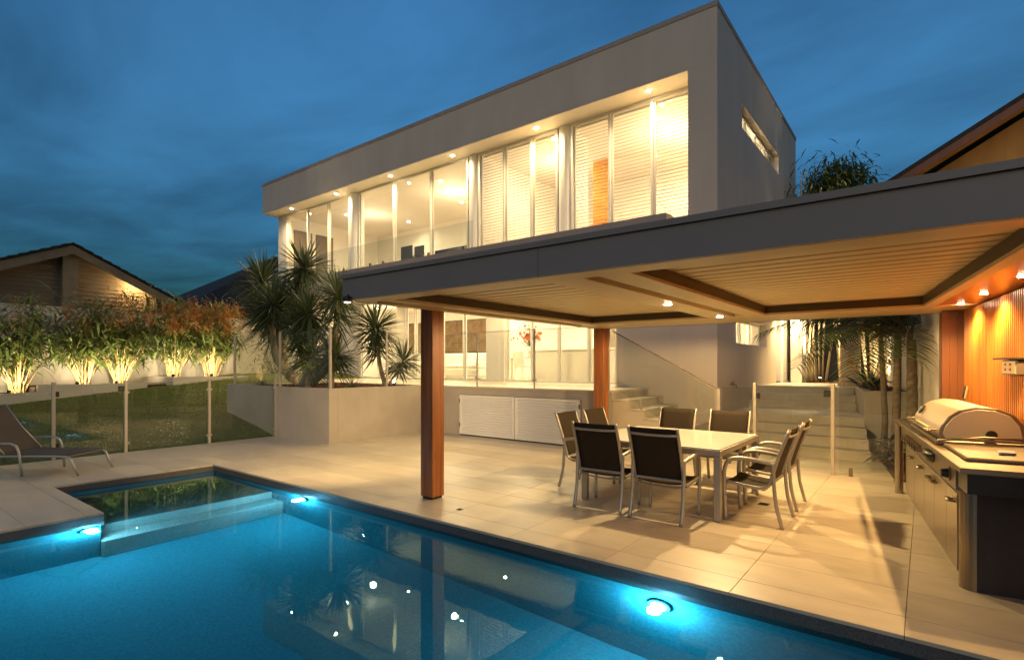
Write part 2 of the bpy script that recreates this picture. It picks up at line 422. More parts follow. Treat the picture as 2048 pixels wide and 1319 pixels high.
# ---- lawn rising to the garden beds
def lawn_z(x, y):
    t = min(1, max(0, (-11.8 - x) / 6.0)); t = t ** .85
    yy = min(max(y, -3), 9.5)
    return t * (.33 + .105 * yy) - .01
lm = MB(); nx, ny = 30, 34; vs = []; fs = []
for i in range(nx + 1):
    for j in range(ny + 1):
        x = -11.76 - i * 8.6 / nx; y = -4 + j * 17.0 / ny
        vs.append((x, y, lawn_z(x, y)))
for i in range(nx):
    for j in range(ny):
        a = i * (ny + 1) + j; fs.append([a, a + ny + 1, a + ny + 2, a + 1])
lm.add(vs, fs); lw = struct(lm.build('lawn', 'lawn', smooth=True))
gb = MB()
for k in range(26000):
    x = random.uniform(-18, -11.8); y = random.uniform(.2, 9.0)
    if x > -14.1 and y > 6.35: continue
    z = lawn_z(x, y); h = random.uniform(.03, .06); a = random.uniform(0, 6.28); w = .006
    tx, ty = random.uniform(-.02, .02), random.uniform(-.02, .02)
    gb.add([(x - w * math.cos(a), y - w * math.sin(a), z), (x + w * math.cos(a), y + w * math.sin(a), z), (x + tx, y + ty, z + h)], [[0, 1, 2]])
gs = stuff(gb.build('grass', 'grass_blade')); tag(gs, 'short mown grass on the sloping lawn behind the glass fence', 'grass')

# ================================================================== HOUSE
FY, GLY, GGY = 10.84, 11.50, 12.60           # front face, upper glass, ground glass
HX0, HX1 = -20.87, -3.25
ZS, ZT, ZF = 7.63, 8.80, 1.13                # upper soffit, roof top, terrace level
H = thing('modern_house', 'two storey white rendered modern house with lit glazed upper floor', 'house', (HX1, FY, 0))
def hp(name, m, *boxes, parent=None, bevel=0):
    mb = MB()
    for b in boxes: mb.box(*b)
    return mb.build(name, m, parent or H, world=True, bevel=bevel)
# upper fascia, its flashing and soffit
hp('fascia', 'render', (HX0, HX1, FY, FY + .22, ZS, ZT - .10), (HX0, HX0 + .22, FY + .22, 18.9, ZS, ZT - .10))
hp('roof_flashing', 'parapet_grey', (HX0 - .015, HX1 + .015, FY - .018, FY + .25, ZT - .10, ZT), (HX0 - .015, HX0 + .25, FY + .25, 18.9, ZT - .1, ZT), (HX1 - .25, HX1 + .015, FY + .25, 18.92, ZT - .10, ZT))
hp('roof', 'parapet_grey', (HX0 + .22, HX1 - .2, FY + .22, 18.7, 8.30, 8.42))
hp('soffit', 'soffit_white', (HX0 + .003, HX1 - .56, FY + .01, GLY + .05, ZS - .02, ZS - .002))
# front wall on the right: leg beside the upper glass, then the lower wall
hp('front_wall', 'render', (-3.83, HX1, FY, FY + .22, 3.9, ZS), (-5.43, HX1, FY, FY + .22, 0, 3.9), (-3.83, -3.47, FY + .22, GLY + .3, 3.9, ZS - .003))
hp('recess_wall', 'render', (-5.43, -5.25, FY + .22, 18.5, 0, 4.1))
# side wall with two openings
UW = (12.64, 16.45, 6.93, 7.47); LW = (12.16, 14.98, 2.08, 2.64)
hp('side_wall', 'render',
   (HX1 - .22, HX1, FY + .22, 18.9, UW[3], ZT - .10), (HX1 - .22, HX1, FY + .22, UW[0], LW[3], UW[3]), (HX1 - .22, HX1, UW[1], 18.9, LW[3] + .8, UW[3]),
   (HX1 - .22, HX1, UW[0], UW[1], LW[3] + .8, UW[2]), (HX1 - .22, HX1, UW[0], 16.1, LW[3], LW[3] + .8), (HX1 - .22, HX1, FY + .22, LW[0], 0, LW[3]), (HX1 - .22, HX1, LW[1], 16.1, 0, LW[3]),
   (HX1 - .22, HX1, LW[0], LW[1], 0, LW[2]))
hp('back_wall', 'render', (HX0, HX1 - .22, 18.7, 18.9, 0, 8.3))
def side_window(y0, y1, z0, z1, n, frost=False):
    w = hp('window', 'white_paint', (HX1 - .205, HX1 - .16, y0, y1, z1 - .04, z1), parent=H)
    hp('sill', 'white_paint', (HX1 - .205, HX1 - .16, y0, y1, z0, z0 + .04), parent=w)
    for k in range(n + 1):
        yy = y0 + .02 + (y1 - y0 - .04) * k / n
        hp('mullion', 'white_paint', (HX1 - .207, HX1 - .158, yy - .025, yy + .025, z0 + .04, z1 - .04), parent=w)
    for k in range(n):
        a = y0 + (y1 - y0) * k / n + .04; b = y0 + (y1 - y0) * (k + 1) / n - .04
        hp('pane', 'pane', (HX1 - .186, HX1 - .180, a, b, z0 + .04, z1 - .04), parent=w)
        if frost:
            hp('frosted_pane', 'frosted', (HX1 - .24, HX1 - .225, a, b, z0 + .04, z1 - .04), parent=w); continue
        for q in range(7):
            zq = z0 + .06 + q * (z1 - z0 - .1) / 7
            hp('louvre', 'gloss_white', (HX1 - .25, HX1 - .225, a, b, zq, zq + .035), parent=w)
side_window(*UW, 4); side_window(*LW, 3, True)
# lit entry wing at the end of the side path
hp('entry_wall', 'white_paint', (-2.98, -2.70, 16.6, 17.2, 0, 4.2), (HX1, -2.70, 16.6, 17.2, 3.4, 4.2))
hp('entry_door', 'pane', (HX1 + .03, -2.98, 16.75, 16.77, ZF, 3.4)); hp('entry_frame', 'white_paint', (HX1, HX1 + .05, 16.68, 16.78, ZF, 3.4))
downlight(H, -2.85, 16.40, 3.31, 200, .04)
hp('entry_eave', 'white_paint', (HX1, -2.6, 16.2, 16.6, 3.31, 3.38))
lamp('bulb', 'POINT', (-3.9, 17.4, 2.6), 60, WARM2, H, rad=.1)
# upper floor slab and balcony upstand, ground ceiling
hp('floor_slab', 'interior_floor', (HX0 + .1, -3.47, GLY + .12, 18.7, 4.20, 4.34))
hp('ceiling', 'soffit_white', (HX0 + .22, -5.43, FY + .2, 18.7, 4.10, 4.14))
hp('balcony_upstand', 'parapet_grey', (HX0 + .1, -4.29, FY + .005, FY + .16, 4.05, 4.80), (-4.45, -4.29, FY + .16, GLY - .03, 4.05, 4.80))
hp('balcony_floor', 'white_paint', (HX0 + .1, -4.45, FY + .16, GLY + .1, 4.20, 4.30))
# upper interior shell
hp('interior_ceiling', 'interior_white', (HX0 + .22, -3.47, GLY + .07, 18.7, ZS + .02, ZS + .06))
hp('interior_wall', 'interior_white', (HX0 + .2, -3.47, 16.2, 16.3, 4.34, ZS + .02), (-20.6, -20.5, GLY + .1, 16.2, 4.34, ZS + .02),
   (-10.18, -10.06, GLY + .2, 16.2, 4.34, ZS + .02), (-7.26, -7.14, GLY + .2, 12.6, 4.34, ZS + .02), (-3.55, -3.472, GLY + .3, UW[0], 4.34, ZS + .02), (-3.55, -3.472, UW[0], 16.2, 4.34, UW[2]),
   (-3.55, -3.472, UW[0], 16.2, UW[3], ZS + .02))
hp('end_wall', 'white_paint', (HX0 + .1, -20.15, GLY - .06, GLY + .14, 3.94, ZS - .021), (HX0 + .1, HX0 + .3, GLY + .14, 18.7, 0, ZS))
# glazing bays
def bay(y, x0, x1, mull, z0, z1, fw=.05, m='white_paint', dbl=True):
    w = hp('window', m, (x0, x1, y - .04, y + .04, z1 - .07, z1), parent=H)
    hp('sill', m, (x0, x1, y - .04, y + .04, z0, z0 + .06), parent=w)
    xs = [x0 + fw / 2] + mull + [x1 - fw / 2]
    for x in xs:
        hp('mullion', m, (x - fw / 2, x + fw / 2, y - .05, y + .045, z0 + .06, z1 - .07), parent=w)
        if dbl: hp('mullion', m, (x + fw / 2 + .015, x + fw / 2 + .05, y + .0, y + .04, z0 + .06, z1 - .07), parent=w) if x < x1 - fw else None
    for a, b in zip(xs[:-1], xs[1:]):
        hp('pane', 'pane', (a + fw / 2, b - fw / 2, y - .004, y + .004, z0 + .06, z1 - .07), parent=w)
    return w
ZU0, ZU1 = 4.34, ZS - .022
bay(GLY, -20.15, -16.05, [-18.69, -17.35], ZU0, ZU1)
bay(GLY, -15.55, -10.43, [-13.70, -11.98], ZU0, ZU1)
bay(GLY, -10.03, -7.38, [-9.12, -8.20], ZU0, ZU1)
bay(GLY, -6.98, -3.84, [-5.93, -4.87], ZU0, ZU1)
for a, b in ((-16.05, -15.55), (-10.43, -10.03), (-7.38, -6.98)):
    MB().tube([((a + b) / 2, GLY + .09, ZU0), ((a + b) / 2, GLY + .09, ZU1)], (b - a) / 2, 24).build('column', 'white_paint', H, world=True, smooth=False)
for x in (-19.23, -16.35, -13.43, -10.73, -7.79, -4.80):
    downlight(H, x, 11.12, ZS - .02, 150, .05, size=160)
# venetian blinds behind the right-hand bays
def blind(x0, x1, z0, z1, label):
    t = thing('venetian_blind', label, 'blind', ((x0 + x1) / 2, GLY + .11, z0), 0, 'white blinds in the upper windows')
    w = (x1 - x0) / 2; h = z1 - z0
    bx(-w, w, -.03, .03, h - .05, h).build('head_rail', 'gloss_white', t)
    mb = MB(); n = int(h / .082)
    for k in range(n):
        z = .03 + k * .082
        mb.add([(-w, -.027, z - .002), (w, -.027, z - .002), (w, .027, z + .006), (-w, .027, z + .006),
                (-w, -.027, z + .002), (w, -.027, z + .002), (w, .027, z + .010), (-w, .027, z + .010)],
               [[0, 1, 2, 3], [7, 6, 5, 4], [0, 4, 5, 1], [2, 6, 7, 3]])
    stuff(mb.build('slat', 'blind_slat', t))
    bx(-w, w, -.025, .025, 0, .022).build('bottom_rail', 'gloss_white', t)
    for x in (-w * .6, w * .6): MB().tube([(x, 0, 0), (x, 0, h)], .0025, 4).build('cord', 'gloss_white', t)
XB = [(-9.97, -9.16), (-9.08, -8.24), (-8.16, -7.42), (-6.92, -5.97), (-5.89, -4.91), (-4.83, -3.90)]
LB = ['leftmost of the three blinds between the two right-hand round columns', 'middle of the three blinds between the two right-hand round columns',
      'white slatted blind just left of the rightmost round column', 'white slatted blind just right of the rightmost round column, over the orange panel',
      'middle of the three blinds in the rightmost upper window', 'white slatted blind at the right end of the upper floor']
for (a, b), l in zip(XB, LB): blind(a, b, 4.36, ZU1 - .06, l)
# interior lights upstairs
for (x, y) in ((-18.4, 13.0), (-15.0, 12.6), (-13.6, 14.6), (-12.6, 12.5), (-11.2, 14.4), (-17.2, 15.2), (-8.6, 13.0), (-5.2, 12.6), (-4.3, 13.8), (-6.2, 14.8)):
    downlight(H, x, y, ZS + .02, 42, .06, size=165, col=WARM2, part='room_downlight')
for (x, y, e) in ((-13, 13.6, 30), (-17.5, 13.6, 20), (-8.6, 13.4, 27), (-5.2, 13.4, 28)):
    lamp('bulb', 'POINT', (x, y, 6.9), e, WARM2, H, rad=.12)
lamp('bulb', 'POINT', (-4.0, 14.6, 7.15), 45, WARM2, H, rad=.1)
# dark doors and pictures upstairs
hp('wardrobe_door', 'brown_frame', (-20.5, -20.43, 11.95, 12.75, 4.34, 7.15)); hp('wardrobe_door', 'brown_frame', (-20.5, -20.43, 12.95, 13.75, 4.34, 7.15))
for (a, b, z) in ((-18.79, -18.03, 6.95), (-17.90, -17.29, 6.85), (-16.6, -14.6, 6.50)):
    hp('rear_window', 'dark_glass', (a, b, 16.15, 16.195, 4.9, z)); hp('rear_window_frame', 'gloss_white', (a - .05, b + .05, 16.17, 16.198, 4.85, z + .05))
t = thing('orange_panel', 'tall orange panel behind the blinds of the right-hand upper room', 'panel', (-7.62, 13.9, 4.345))
bx(-.10, .44, 0, .06, 0, 3.22).build('board', 'orange_wall', t, bevel=.01)
t = thing('bathtub', 'white freestanding bathtub behind the rightmost upper windows', 'bathtub', (-4.9, 12.9, 4.345))
prof = [(.30, 0), (.36, .05), (.44, .35), (.52, .62), (.55, .66), (.50, .66), (.44, .55), (.34, .2), (.1, .12)]
b_ = MB().lathe(prof, n=24)
b_.v = [Vector((p.x * 1.6, p.y, p.z)) for p in b_.v]; b_.build('tub', 'gloss_white', t, smooth=True)
MB().tube([(.0, .62, 0), (.0, .62, .9), (0, .45, 1.0), (0, .35, .95)], .02, 8).build('tap', 'steel', t, smooth=True)
t = thing('balcony_balustrade', 'frameless clear glass balustrade along the upper balcony', 'balustrade', (-15, 10.93, 4.80))
for k in range(5):
    x0 = -5.0 + k * 2.05
    bx(x0, x0 + 2.03, -.006, .006, 0.0, .76).build('glass_panel', 'fence_glass', t)
    for q in (.3, 1.7): bx(x0 + q - .03, x0 + q + .03, -.03, .03, 0, .10).build('clamp', 'steel', t)
# ---- ground floor glazing, columns, rear wall
hp('ground_floor', 'interior_floor', (HX0 + .3, -5.43, GGY + .06, 18.7, ZF - .06, ZF - .003))
bay(GGY, -20.5, -18.2, [-19.3], ZF, 3.95, m='white_paint'); bay(GGY, -16.9, -14.79, [-15.8], ZF, 3.95)
bay(GGY, -14.4, -10.62, [-13.9, -12.6, -11.63], ZF, 3.95); bay(GGY, -9.92, -5.45, [-8.98, -8.07, -7.13, -6.3], ZF, 3.95)
hp('lintel', 'white_paint', (HX0 + .3, -5.43, GGY - .06, GGY + .06, 3.95, 4.1))
for (a, b, q) in ((-18.2, -16.9, .06), (-14.79, -14.4, .06), (-10.62, -9.92, .12)): hp('pier', 'white_paint', (a, b, GGY - q, GGY + q, ZF, 3.95))
hp('inner_wall', 'interior_white', (HX0 + .3, -5.43, 17.6, 17.7, ZF, 4.1), (-5.53, -5.432, GGY, 17.6, ZF, 4.1))
for (x, y) in ((-19, 15), (-16.4, 14.5), (-13.6, 14.2), (-11, 14.6), (-8.6, 14.0), (-6.6, 14.6), (-13.5, 16.2), (-8.8, 16.2)):
    downlight(H, x, y, 4.10, 75, .06, size=165, col=WARM2, part='room_downlight')
for (x, e) in ((-18, 38), (-14, 54), (-10.5, 50), (-7.2, 66)): lamp('bulb', 'POINT', (x, 14.6, 3.3), e, WARM2, H, rad=.12)
for x in (-15.6, -12.4, -9.3, -6.9): downlight(H, x, 11.75, 4.10, 70, .045, size=150)
lamp('bulb', 'POINT', (-4.2, 13.5, 2.5), 60, WARM2, H, rad=.1)
hp('laundry_wall', 'interior_white', (-5.24, -3.48, 15.4, 15.45, ZF, 3.9), (-5.24, -3.48, FY + .25, 15.4, 3.86, 3.9))
# garden tap on the side wall
t = thing('garden_tap', 'brass garden tap on the shaded side wall of the house', 'tap', (HX1, 11.75, 1.21))
MB().tube([(0, 0, 0), (.09, 0, 0), (.12, 0, -.02), (.12, 0, -.08)], .016, 8).build('spout', 'steel', t, smooth=True)
MB().tube([(.06, 0, 0), (.06, 0, .05)], .008, 6).build('stem', 'steel', t); bx(.03, .09, -.03, .03, .05, .065).build('handle', 'steel', t, bevel=.006)
# furniture downstairs
t = thing('white_sofa', 'long low white sofa inside the ground floor living room', 'sofa', (-14.3, 15.0, ZF))
bx(-1.6, 1.6, -.45, .45, .08, .38).build('seat_base', 'sofa_fabric', t, bevel=.03); bx(-1.6, 1.6, .25, .48, .38, .95).build('backrest', 'sofa_fabric', t, bevel=.05)
for s in (-1.5, 1.5): bx(s - .12, s + .12, -.45, .25, .38, .62).build('armrest', 'sofa_fabric', t, bevel=.04)
for k in range(3): bx(-1.36 + k * .91, -.47 + k * .91, -.43, .24, .385, .52).build('cushion', 'sofa_fabric', t, bevel=.04)
for sx in (-1.4, 1.4):
    for sy in (-.38, .38): bx(sx - .03, sx + .03, sy - .03, sy + .03, 0, .08).build('foot', 'black', t)
for (x, w, l) in ((-16.85, .6, 'large brown abstract painting on the left above the white sofa'), (-15.4, .62, 'large brown abstract painting on the right above the white sofa'), (-19.4, .5, 'narrow brown painting seen through the glass left of the timber post')):
    t = thing('painting', l, 'painting', (x, 17.59, ZF + 1.05), 0)
    bx(-w, w, -.04, 0, 0, 1.45).build('frame', 'black_rough', t); bx(-w + .03, w - .03, -.048, -.041, .03, 1.42).build('canvas', 'painting', t)
t = thing('kitchen_island', 'large gloss white kitchen island bench behind the ground floor glass', 'kitchen island', (-8.0, 14.2, ZF))
bx(-1.9, 1.5, -.4, .5, 0, .92).build('cabinet', 'gloss_white', t, bevel=.01); bx(-2.0, 1.6, -.45, .55, .923, .98).build('benchtop', 'gloss_white', t, bevel=.008)
MB().tube([(.3, .2, .98), (.3, .2, 1.35), (.3, .0, 1.42), (.3, -.12, 1.38)], .018, 8).build('tap', 'steel', t, smooth=True)
hp('kitchen_cupboard', 'brown_frame', (-9.4, -8.7, 17.3, 17.59, ZF, 3.3)); hp('kitchen_cupboard', 'cream_plate', (-8.6, -7.6, 17.3, 17.59, ZF, 3.3)); hp('kitchen_cupboard', 'brown_frame', (-7.2, -6.2, 17.35, 17.59, ZF + 1.1, 3.3))
t = thing('dining_table', 'white indoor dining table carrying a vase of orange flowers', 'table', (-10.6, 14.3, ZF))
bx(-.8, .8, -.45, .45, .71, .75).build('tabletop', 'gloss_white', t, bevel=.01)
for sx in (-.7, .7):
    for sy in (-.36, .36): bx(sx - .03, sx + .03, sy - .03, sy + .03, 0, .71).build('leg', 'gloss_white', t)
t = thing('flower_vase', 'vase of bright orange flowers on the indoor white table', 'vase', (-10.15, 14.1, ZF + .75))
MB().lathe([(.06, 0), (.09, .12), (.06, .26), (.045, .34), (.06, .36)], n=14).build('vase', 'gloss_white', t, smooth=True)
fm = MB(); smx = MB()
for k in range(70):
    d = Vector((random.gauss(0, .5), random.gauss(0, .5), random.uniform(.5, 1.3))).normalized(); r = random.uniform(.3, .75)
    e = Vector((0, 0, .3)) + d * r; smx.tube([(0, 0, .3), e], .004, 4)
    for q in range(6): fm.leaf(e, (random.uniform(-1, 1), random.uniform(-1, 1), random.uniform(-.5, 1)), random.uniform(.07, .12), .05, .1, 2)
fm.build('blossom', 'orange_flower', t); smx.build('stem', 'dark_leaf', t)
dc = None
for (x, y, r, l) in ((-10.0, 13.55, 0, 'white moulded chair at the right end of the indoor white table'), (-10.95, 13.55, 0, 'white moulded chair at the left end of the indoor white table')):
    t = thing('dining_chair', l, 'chair', (x, y, ZF), r, 'white chairs at the indoor table')
    bx(-.22, .22, -.2, .22, .43, .47).build('seat', 'gloss_white', t, bevel=.015)
    MB().prism([(-.24, .47), (-.20, .47), (-.25, .92), (-.29, .92)], -.21, .21, 'x').build('backrest', 'gloss_white', t)
    for sx in (-.17, .17):
        for sy in (-.17, .17): MB().tube([(sx * 1.2, sy * 1.2, 0), (sx, sy, .43)], [.014, .02], 8).build('leg', 'gloss_white', t)

# ================================================================== TERRACE, STEPS, PLANTER
DY = 9.14
T = thing('raised_terrace', 'raised rendered terrace with white slatted storage doors in its front wall', 'terrace', (-4.67, DY, 0))
def tp(name, m, *boxes, parent=None, bevel=0, root=None):
    mb = MB()
    for b in boxes: mb.box(*b)
    return mb.build(name, m, parent or root or T, world=True, bevel=bevel)
tp('retaining_wall', 'concrete_planter', (-9.63, -8.58, DY, DY + .2, 0, ZF - .04), (-8.58, -5.33, DY, DY + .2, .94, ZF - .04), (-5.33, -4.67, DY, DY + .2, 0, ZF - .04), (-8.58, -5.33, DY + .14, DY + .2, 0, .94))
for k in range(10):                               # terrace floor tiles
    x0 = -14.4 + k * .98
    tp('tile', 'step_stone', (max(x0, -14.4), min(x0 + .976, -4.665), DY - .02, DY + .60, ZF - .04, ZF))
tp('terrace_floor', 'step_stone', (-20.6, -5.435, DY + .604, GGY - .05, ZF - .04, ZF - .001), (-5.435, -4.67, DY + .604, FY, ZF - .04, ZF - .001))
tp('lower_wall', 'concrete_planter', (-4.87, -4.675, DY + .2, FY, 0, ZF - .042))
for s, (a, b) in enumerate(((-8.56, -6.97), (-6.95, -5.35))):
    d = tp('storage_door', 'white_paint', (a, a + .06, DY - .03, DY + .01, .03, .93), (b - .06, b, DY - .03, DY + .01, .03, .93), (a + .06, b - .06, DY - .03, DY + .01, .03, .08), (a + .06, b - .06, DY - .03, DY + .01, .88, .93))
    for k in range(14):
        z = .085 + k * .0568
        MB().add([(a + .06, DY - .022, z), (b - .06, DY - .022, z), (b - .06, DY + .012, z + .05), (a + .06, DY + .012, z + .05),
                  (a + .06, DY - .022, z + .014), (b - .06, DY - .022, z + .014), (b - .06, DY + .012, z + .062), (a + .06, DY + .012, z + .062)],
                 [[0, 3, 2, 1], [4, 5, 6, 7], [0, 1, 5, 4], [2, 3, 7, 6]]).build('slat', 'white_paint', d, world=True)
    for z in (.2, .75): tp('hinge', 'steel', (a - .012 if s == 0 else b - .03, a + .02 if s == 0 else b + .012, DY - .036, DY - .031, z, z + .09), parent=d)
ST = thing('terrace_steps', 'pale stone steps going down from the terrace beside the house wall', 'steps', (-4.67, DY, 0))
R_ = ZF / 7
for k in range(6):
    zt = ZF - R_ * (k + 1); x0 = -4.665 + .31 * k
    tp('riser', 'step_stone', (x0, x0 + .31, DY + .006, FY - .004, 0, zt - .032), root=ST)
    tp('tread', 'step_stone', (x0 - .002 + .002, x0 + .325, DY - .006, FY - .006, zt - .03, zt), root=ST, bevel=.006)
# ---- planter box
PXA, PXB, PYA = -14.1, -9.63, 6.39
P = thing('garden_planter', 'large grey rendered planter box holding the yuccas beside the terrace', 'planter', (PXB, PYA, 0))
tp('front_wall', 'concrete_planter', (PXA, PXB, PYA, PYA + .2, -.1, ZF), root=P, bevel=.008); tp('side_wall', 'concrete_planter', (PXB - .2, PXB, PYA + .2, DY - .025, -.1, ZF), root=P, bevel=.008)
tp('end_wall', 'concrete_planter', (PXA, PXA + .2, PYA + .2, DY, .0, ZF), root=P)
tp('soil', 'soil', (PXA + .2, PXB - .2, PYA + .2, DY - .03, .3, ZF - .07), root=P)
def chips(n, fn, name, label, sz=.03):
    mb = MB()
    for k in range(n):
        x, y, z = fn(); s = random.uniform(.4, 1) * sz; a = random.uniform(0, 6.28); t = random.uniform(-.5, .5)
        c, s_ = math.cos(a) * s, math.sin(a) * s
        mb.add([(x - c, y - s_, z), (x + s_ * .4, y - c * .4, z + t * s), (x + c, y + s_, z + s * .4), (x - s_ * .4, y + c * .4, z + s * .6)], [[0, 1, 2, 3]])
    o = stuff(mb.build(name, 'mulch')); tag(o, label, 'mulch'); return o
chips(5000, lambda: (random.uniform(PXA + .25, PXB - .23), random.uniform(PYA + .23, DY - .05), ZF - .06 + random.uniform(0, .03)), 'mulch', 'dark bark mulch filling the yucca planter')

# ================================================================== GLASS FENCES
def glass_run(name, label, pts, z0, h, posts, mpost='post_metal', gate=None, ptop=.03, pw=.025, group=None, rail=None):
    """posts along a straight line; glass between them"""
    (xa, ya), (xb, yb) = pts; L = math.hypot(xb - xa, yb - ya); rz = math.atan2(yb - ya, xb - xa)
    t = thing(name, label, 'glass fence', (xa, ya, z0), rz, group)
    for p in posts: bx(p - pw, p + pw, -pw, pw, 0, h + ptop).build('post', mpost, t, bevel=.004)
    for i, (a, b) in enumerate(zip(posts[:-1], posts[1:])):
        g0 = .012
        o = bx(a + pw + g0, b - pw - g0, -.004, .004, .05, h).build('gate_panel' if gate == i else 'glass_panel', 'fence_glass', t)
        if gate == i:
            for z in (.18, h - .22): bx(a + pw, a + pw + .05, -.02, .02, z, z + .09).build('hinge', 'black', o, bevel=.006)
            bx(b - pw - .09, b - pw + .005, -.03, .03, h - .16, h - .06).build('latch', 'black', o, bevel=.01)
        else:
            for z in (.15, h - .2):
                for q in (a + pw, b - pw - .03): bx(q, q + .03, -.014, .014, z, z + .04).build('clamp', mpost, o)
        if rail: bx(a, b, -.008, .008, h - .0, h + .012).build('top_rail', 'post_metal', t)
    return t
FX = -11.72
glass_run('lawn_fence', 'long glass pool fence with metal posts in front of the lawn', ((FX, -.60), (FX, PYA - .02)), 0, 1.29, [0, 1.5, 3.06, 4.10, 5.56, 6.98], gate=2)
glass_run('planter_fence', 'clear glass fence along the front edge of the yucca planter', ((PXB - .04, PYA + .05), (-13.9, PYA + .05)), ZF, 1.22, [.0, 1.95, 4.1])
glass_run('planter_side_fence', 'clear glass fence on the side edge of the yucca planter facing the terrace', ((PXB - .045, PYA + .13), (PXB - .045, DY)), ZF, 1.22, [1.38, 2.62], pw=.018)
glass_run('terrace_fence', 'glass balustrade with thin dark posts along the terrace edge above the storage doors', ((-9.56, DY + .05), (-4.7, DY + .05)), ZF, 1.22, [0, 1.48, 3.07, 4.80], pw=.016, rail=True)
SF = thing('stair_balustrade', 'sloping glass balustrade with dark handrail beside the terrace steps', 'balustrade', (-4.67, DY + .02, 0))
sx0, sx1 = -4.62, -2.74
MB().tube([(-4.66, DY + .02, ZF + 1.12), (-2.72, DY + .02, 1.21)], .014, 8).build('handrail', 'brown_frame', SF, world=True)
pan = MB(); pan.prism([(sx0, ZF + .05), (sx1 - .05, .10), (sx1 - .05, 1.20), (sx0, ZF + 1.09)], DY + .014, DY + .026, 'y'); pan.build('glass_panel', 'fence_glass', SF, world=True)
for (x, z0, z1) in ((-2.72, 0, 1.22),): tp('post', 'post_metal', (x - .025, x + .025, DY - .005, DY + .045, z0, z1), root=SF)
for (x, z) in ((-4.1, .95), (-3.6, .68), (-3.1, .44)): tp('clamp', 'post_metal', (x - .02, x + .02, DY + .0, DY + .04, z - .16, z + .05), root=SF)
glass_run('side_gate', 'glass pool gate between two metal posts behind the dining table', ((-2.16, 9.16), (-1.08, 9.135)), 0, 1.30, [0, 1.08], gate=0)
t = thing('corner_glass', 'frameless glass panel joining the side gate to the stair balustrade', 'glass fence', (-2.66, 9.16, 0))
bx(.0, .46, -.004, .004, .05, 1.25).build('glass_panel', 'fence_glass', t)
for q in (.08, .36): bx(q, q + .05, -.02, .02, 0, .12).build('spigot', 'steel', t)
t = thing('side_fence', 'fixed glass panel between the side gate and the outdoor kitchen', 'glass fence', (-1.0, 9.135, 0))
bx(.0, .98, -.004, .004, .05, 1.30).build('glass_panel', 'fence_glass', t)
for q in (.12, .8): bx(q, q + .05, -.02, .02, 0, .12).build('spigot', 'steel', t)

# ================================================================== PERGOLA
ZP = 2.28; PT = 2.545; QX0, QY0, QY1 = -4.84, 3.37, 8.95
SK = RAD(7.5)                                    # skew of the right-hand boundary
KX, KY = .204, 5.01                              # outdoor kitchen origin, near front corner
def sk(lx, ly): return (KX + lx * math.cos(SK) - ly * math.sin(SK), KY + lx * math.sin(SK) + ly * math.cos(SK))
def sk_x(lx, Y):
    ly = (Y - KY - lx * math.sin(SK)) / math.cos(SK); return sk(lx, ly)[0]
G = thing('pergola', 'wide flat pergola roof with dark fascia, louvred ceiling and timber posts', 'pergola', (QX0, QY0, 0))
def gp(name, m, *boxes, parent=None, bevel=0):
    mb = MB()
    for b in boxes: mb.box(*b)
    return mb.build(name, m, parent or G, world=True, bevel=bevel)
RX = 2.3
gp('fascia', 'fascia_grey', (QX0, -2.35, QY0, QY0 + .05, ZP, PT - .045)); gp('fascia', 'fascia_grey', (-2.345, RX, QY0, QY0 + .05, ZP, PT - .045))
gp('fascia', 'fascia_grey', (QX0, QX0 + .05, QY0 + .053, QY1, ZP, PT - .045))
gp('fascia', 'fascia_grey', (QX0 + .053, .9, QY1 - .05, QY1, ZP, PT - .045))
gp('roof_edge', 'fascia_grey', (QX0 - .02, RX, QY0 - .022, QY0 + .2, PT - .042, PT), (QX0 - .02, QX0 + .2, QY0 + .2, QY1 + .02, PT - .042, PT), (QX0 + .2, .9, QY1 - .2, QY1 + .02, PT - .042, PT))
gp('roof', 'fascia_grey', (QX0 + .06, RX, QY0 + .06, QY1 - .06, PT - .06, PT - .045))
BY0, BY1 = 3.66, 7.85; B1 = (-4.38, -2.46); B2 = -1.72; RLX = .15
zb = ZP + .003
# soffit frame around the two louvre bays
gp('soffit_beam', 'cream_metal', (QX0 + .052, RX, QY0 + .052, BY0, zb, PT - .065))
gp('soffit_beam', 'cream_metal', (QX0 + .052, .8, BY1, QY1 - .052, zb, PT - .065))
gp('soffit_beam', 'cream_metal', (QX0 + .052, B1[0], BY0 + .002, BY1 - .002, zb, PT - .065))
gp('soffit_beam', 'cream_metal', (B1[1], -2.12, BY0 + .002, BY1 - .002, zb, PT - .065)); gp('soffit_beam', 'cream_metal', (-1.98, B2, BY0 + .002, BY1 - .002, zb, PT - .065))
gp('beam_groove', 'cream_metal', (-2.118, -1.982, BY0 + .002, BY1 - .002, zb + .06, PT - .065))
gp('gutter_trim', 'cream_metal', (QX0 + .2, QX0 + .26, BY0, BY1, ZP - .022, ZP))
MB().prism([(sk_x(RLX, BY0), BY0 + .002), (sk_x(RLX + .10, BY0), BY0 + .002), (sk_x(RLX + .10, BY1), BY1 - .002), (sk_x(RLX, BY1), BY1 - .002)], zb, PT - .065).build('soffit_beam', 'cream_metal', G, world=True)
MB().prism([(sk_x(RLX + .104, BY0), BY0 + .002), (sk_x(.9, BY0), BY0 + .002), (sk_x(.66, BY1), BY1 - .002), (sk_x(RLX + .104, BY1), BY1 - .002)], zb + .006, PT - .065).build('timber_soffit', 'timber_soffit', G, world=True)
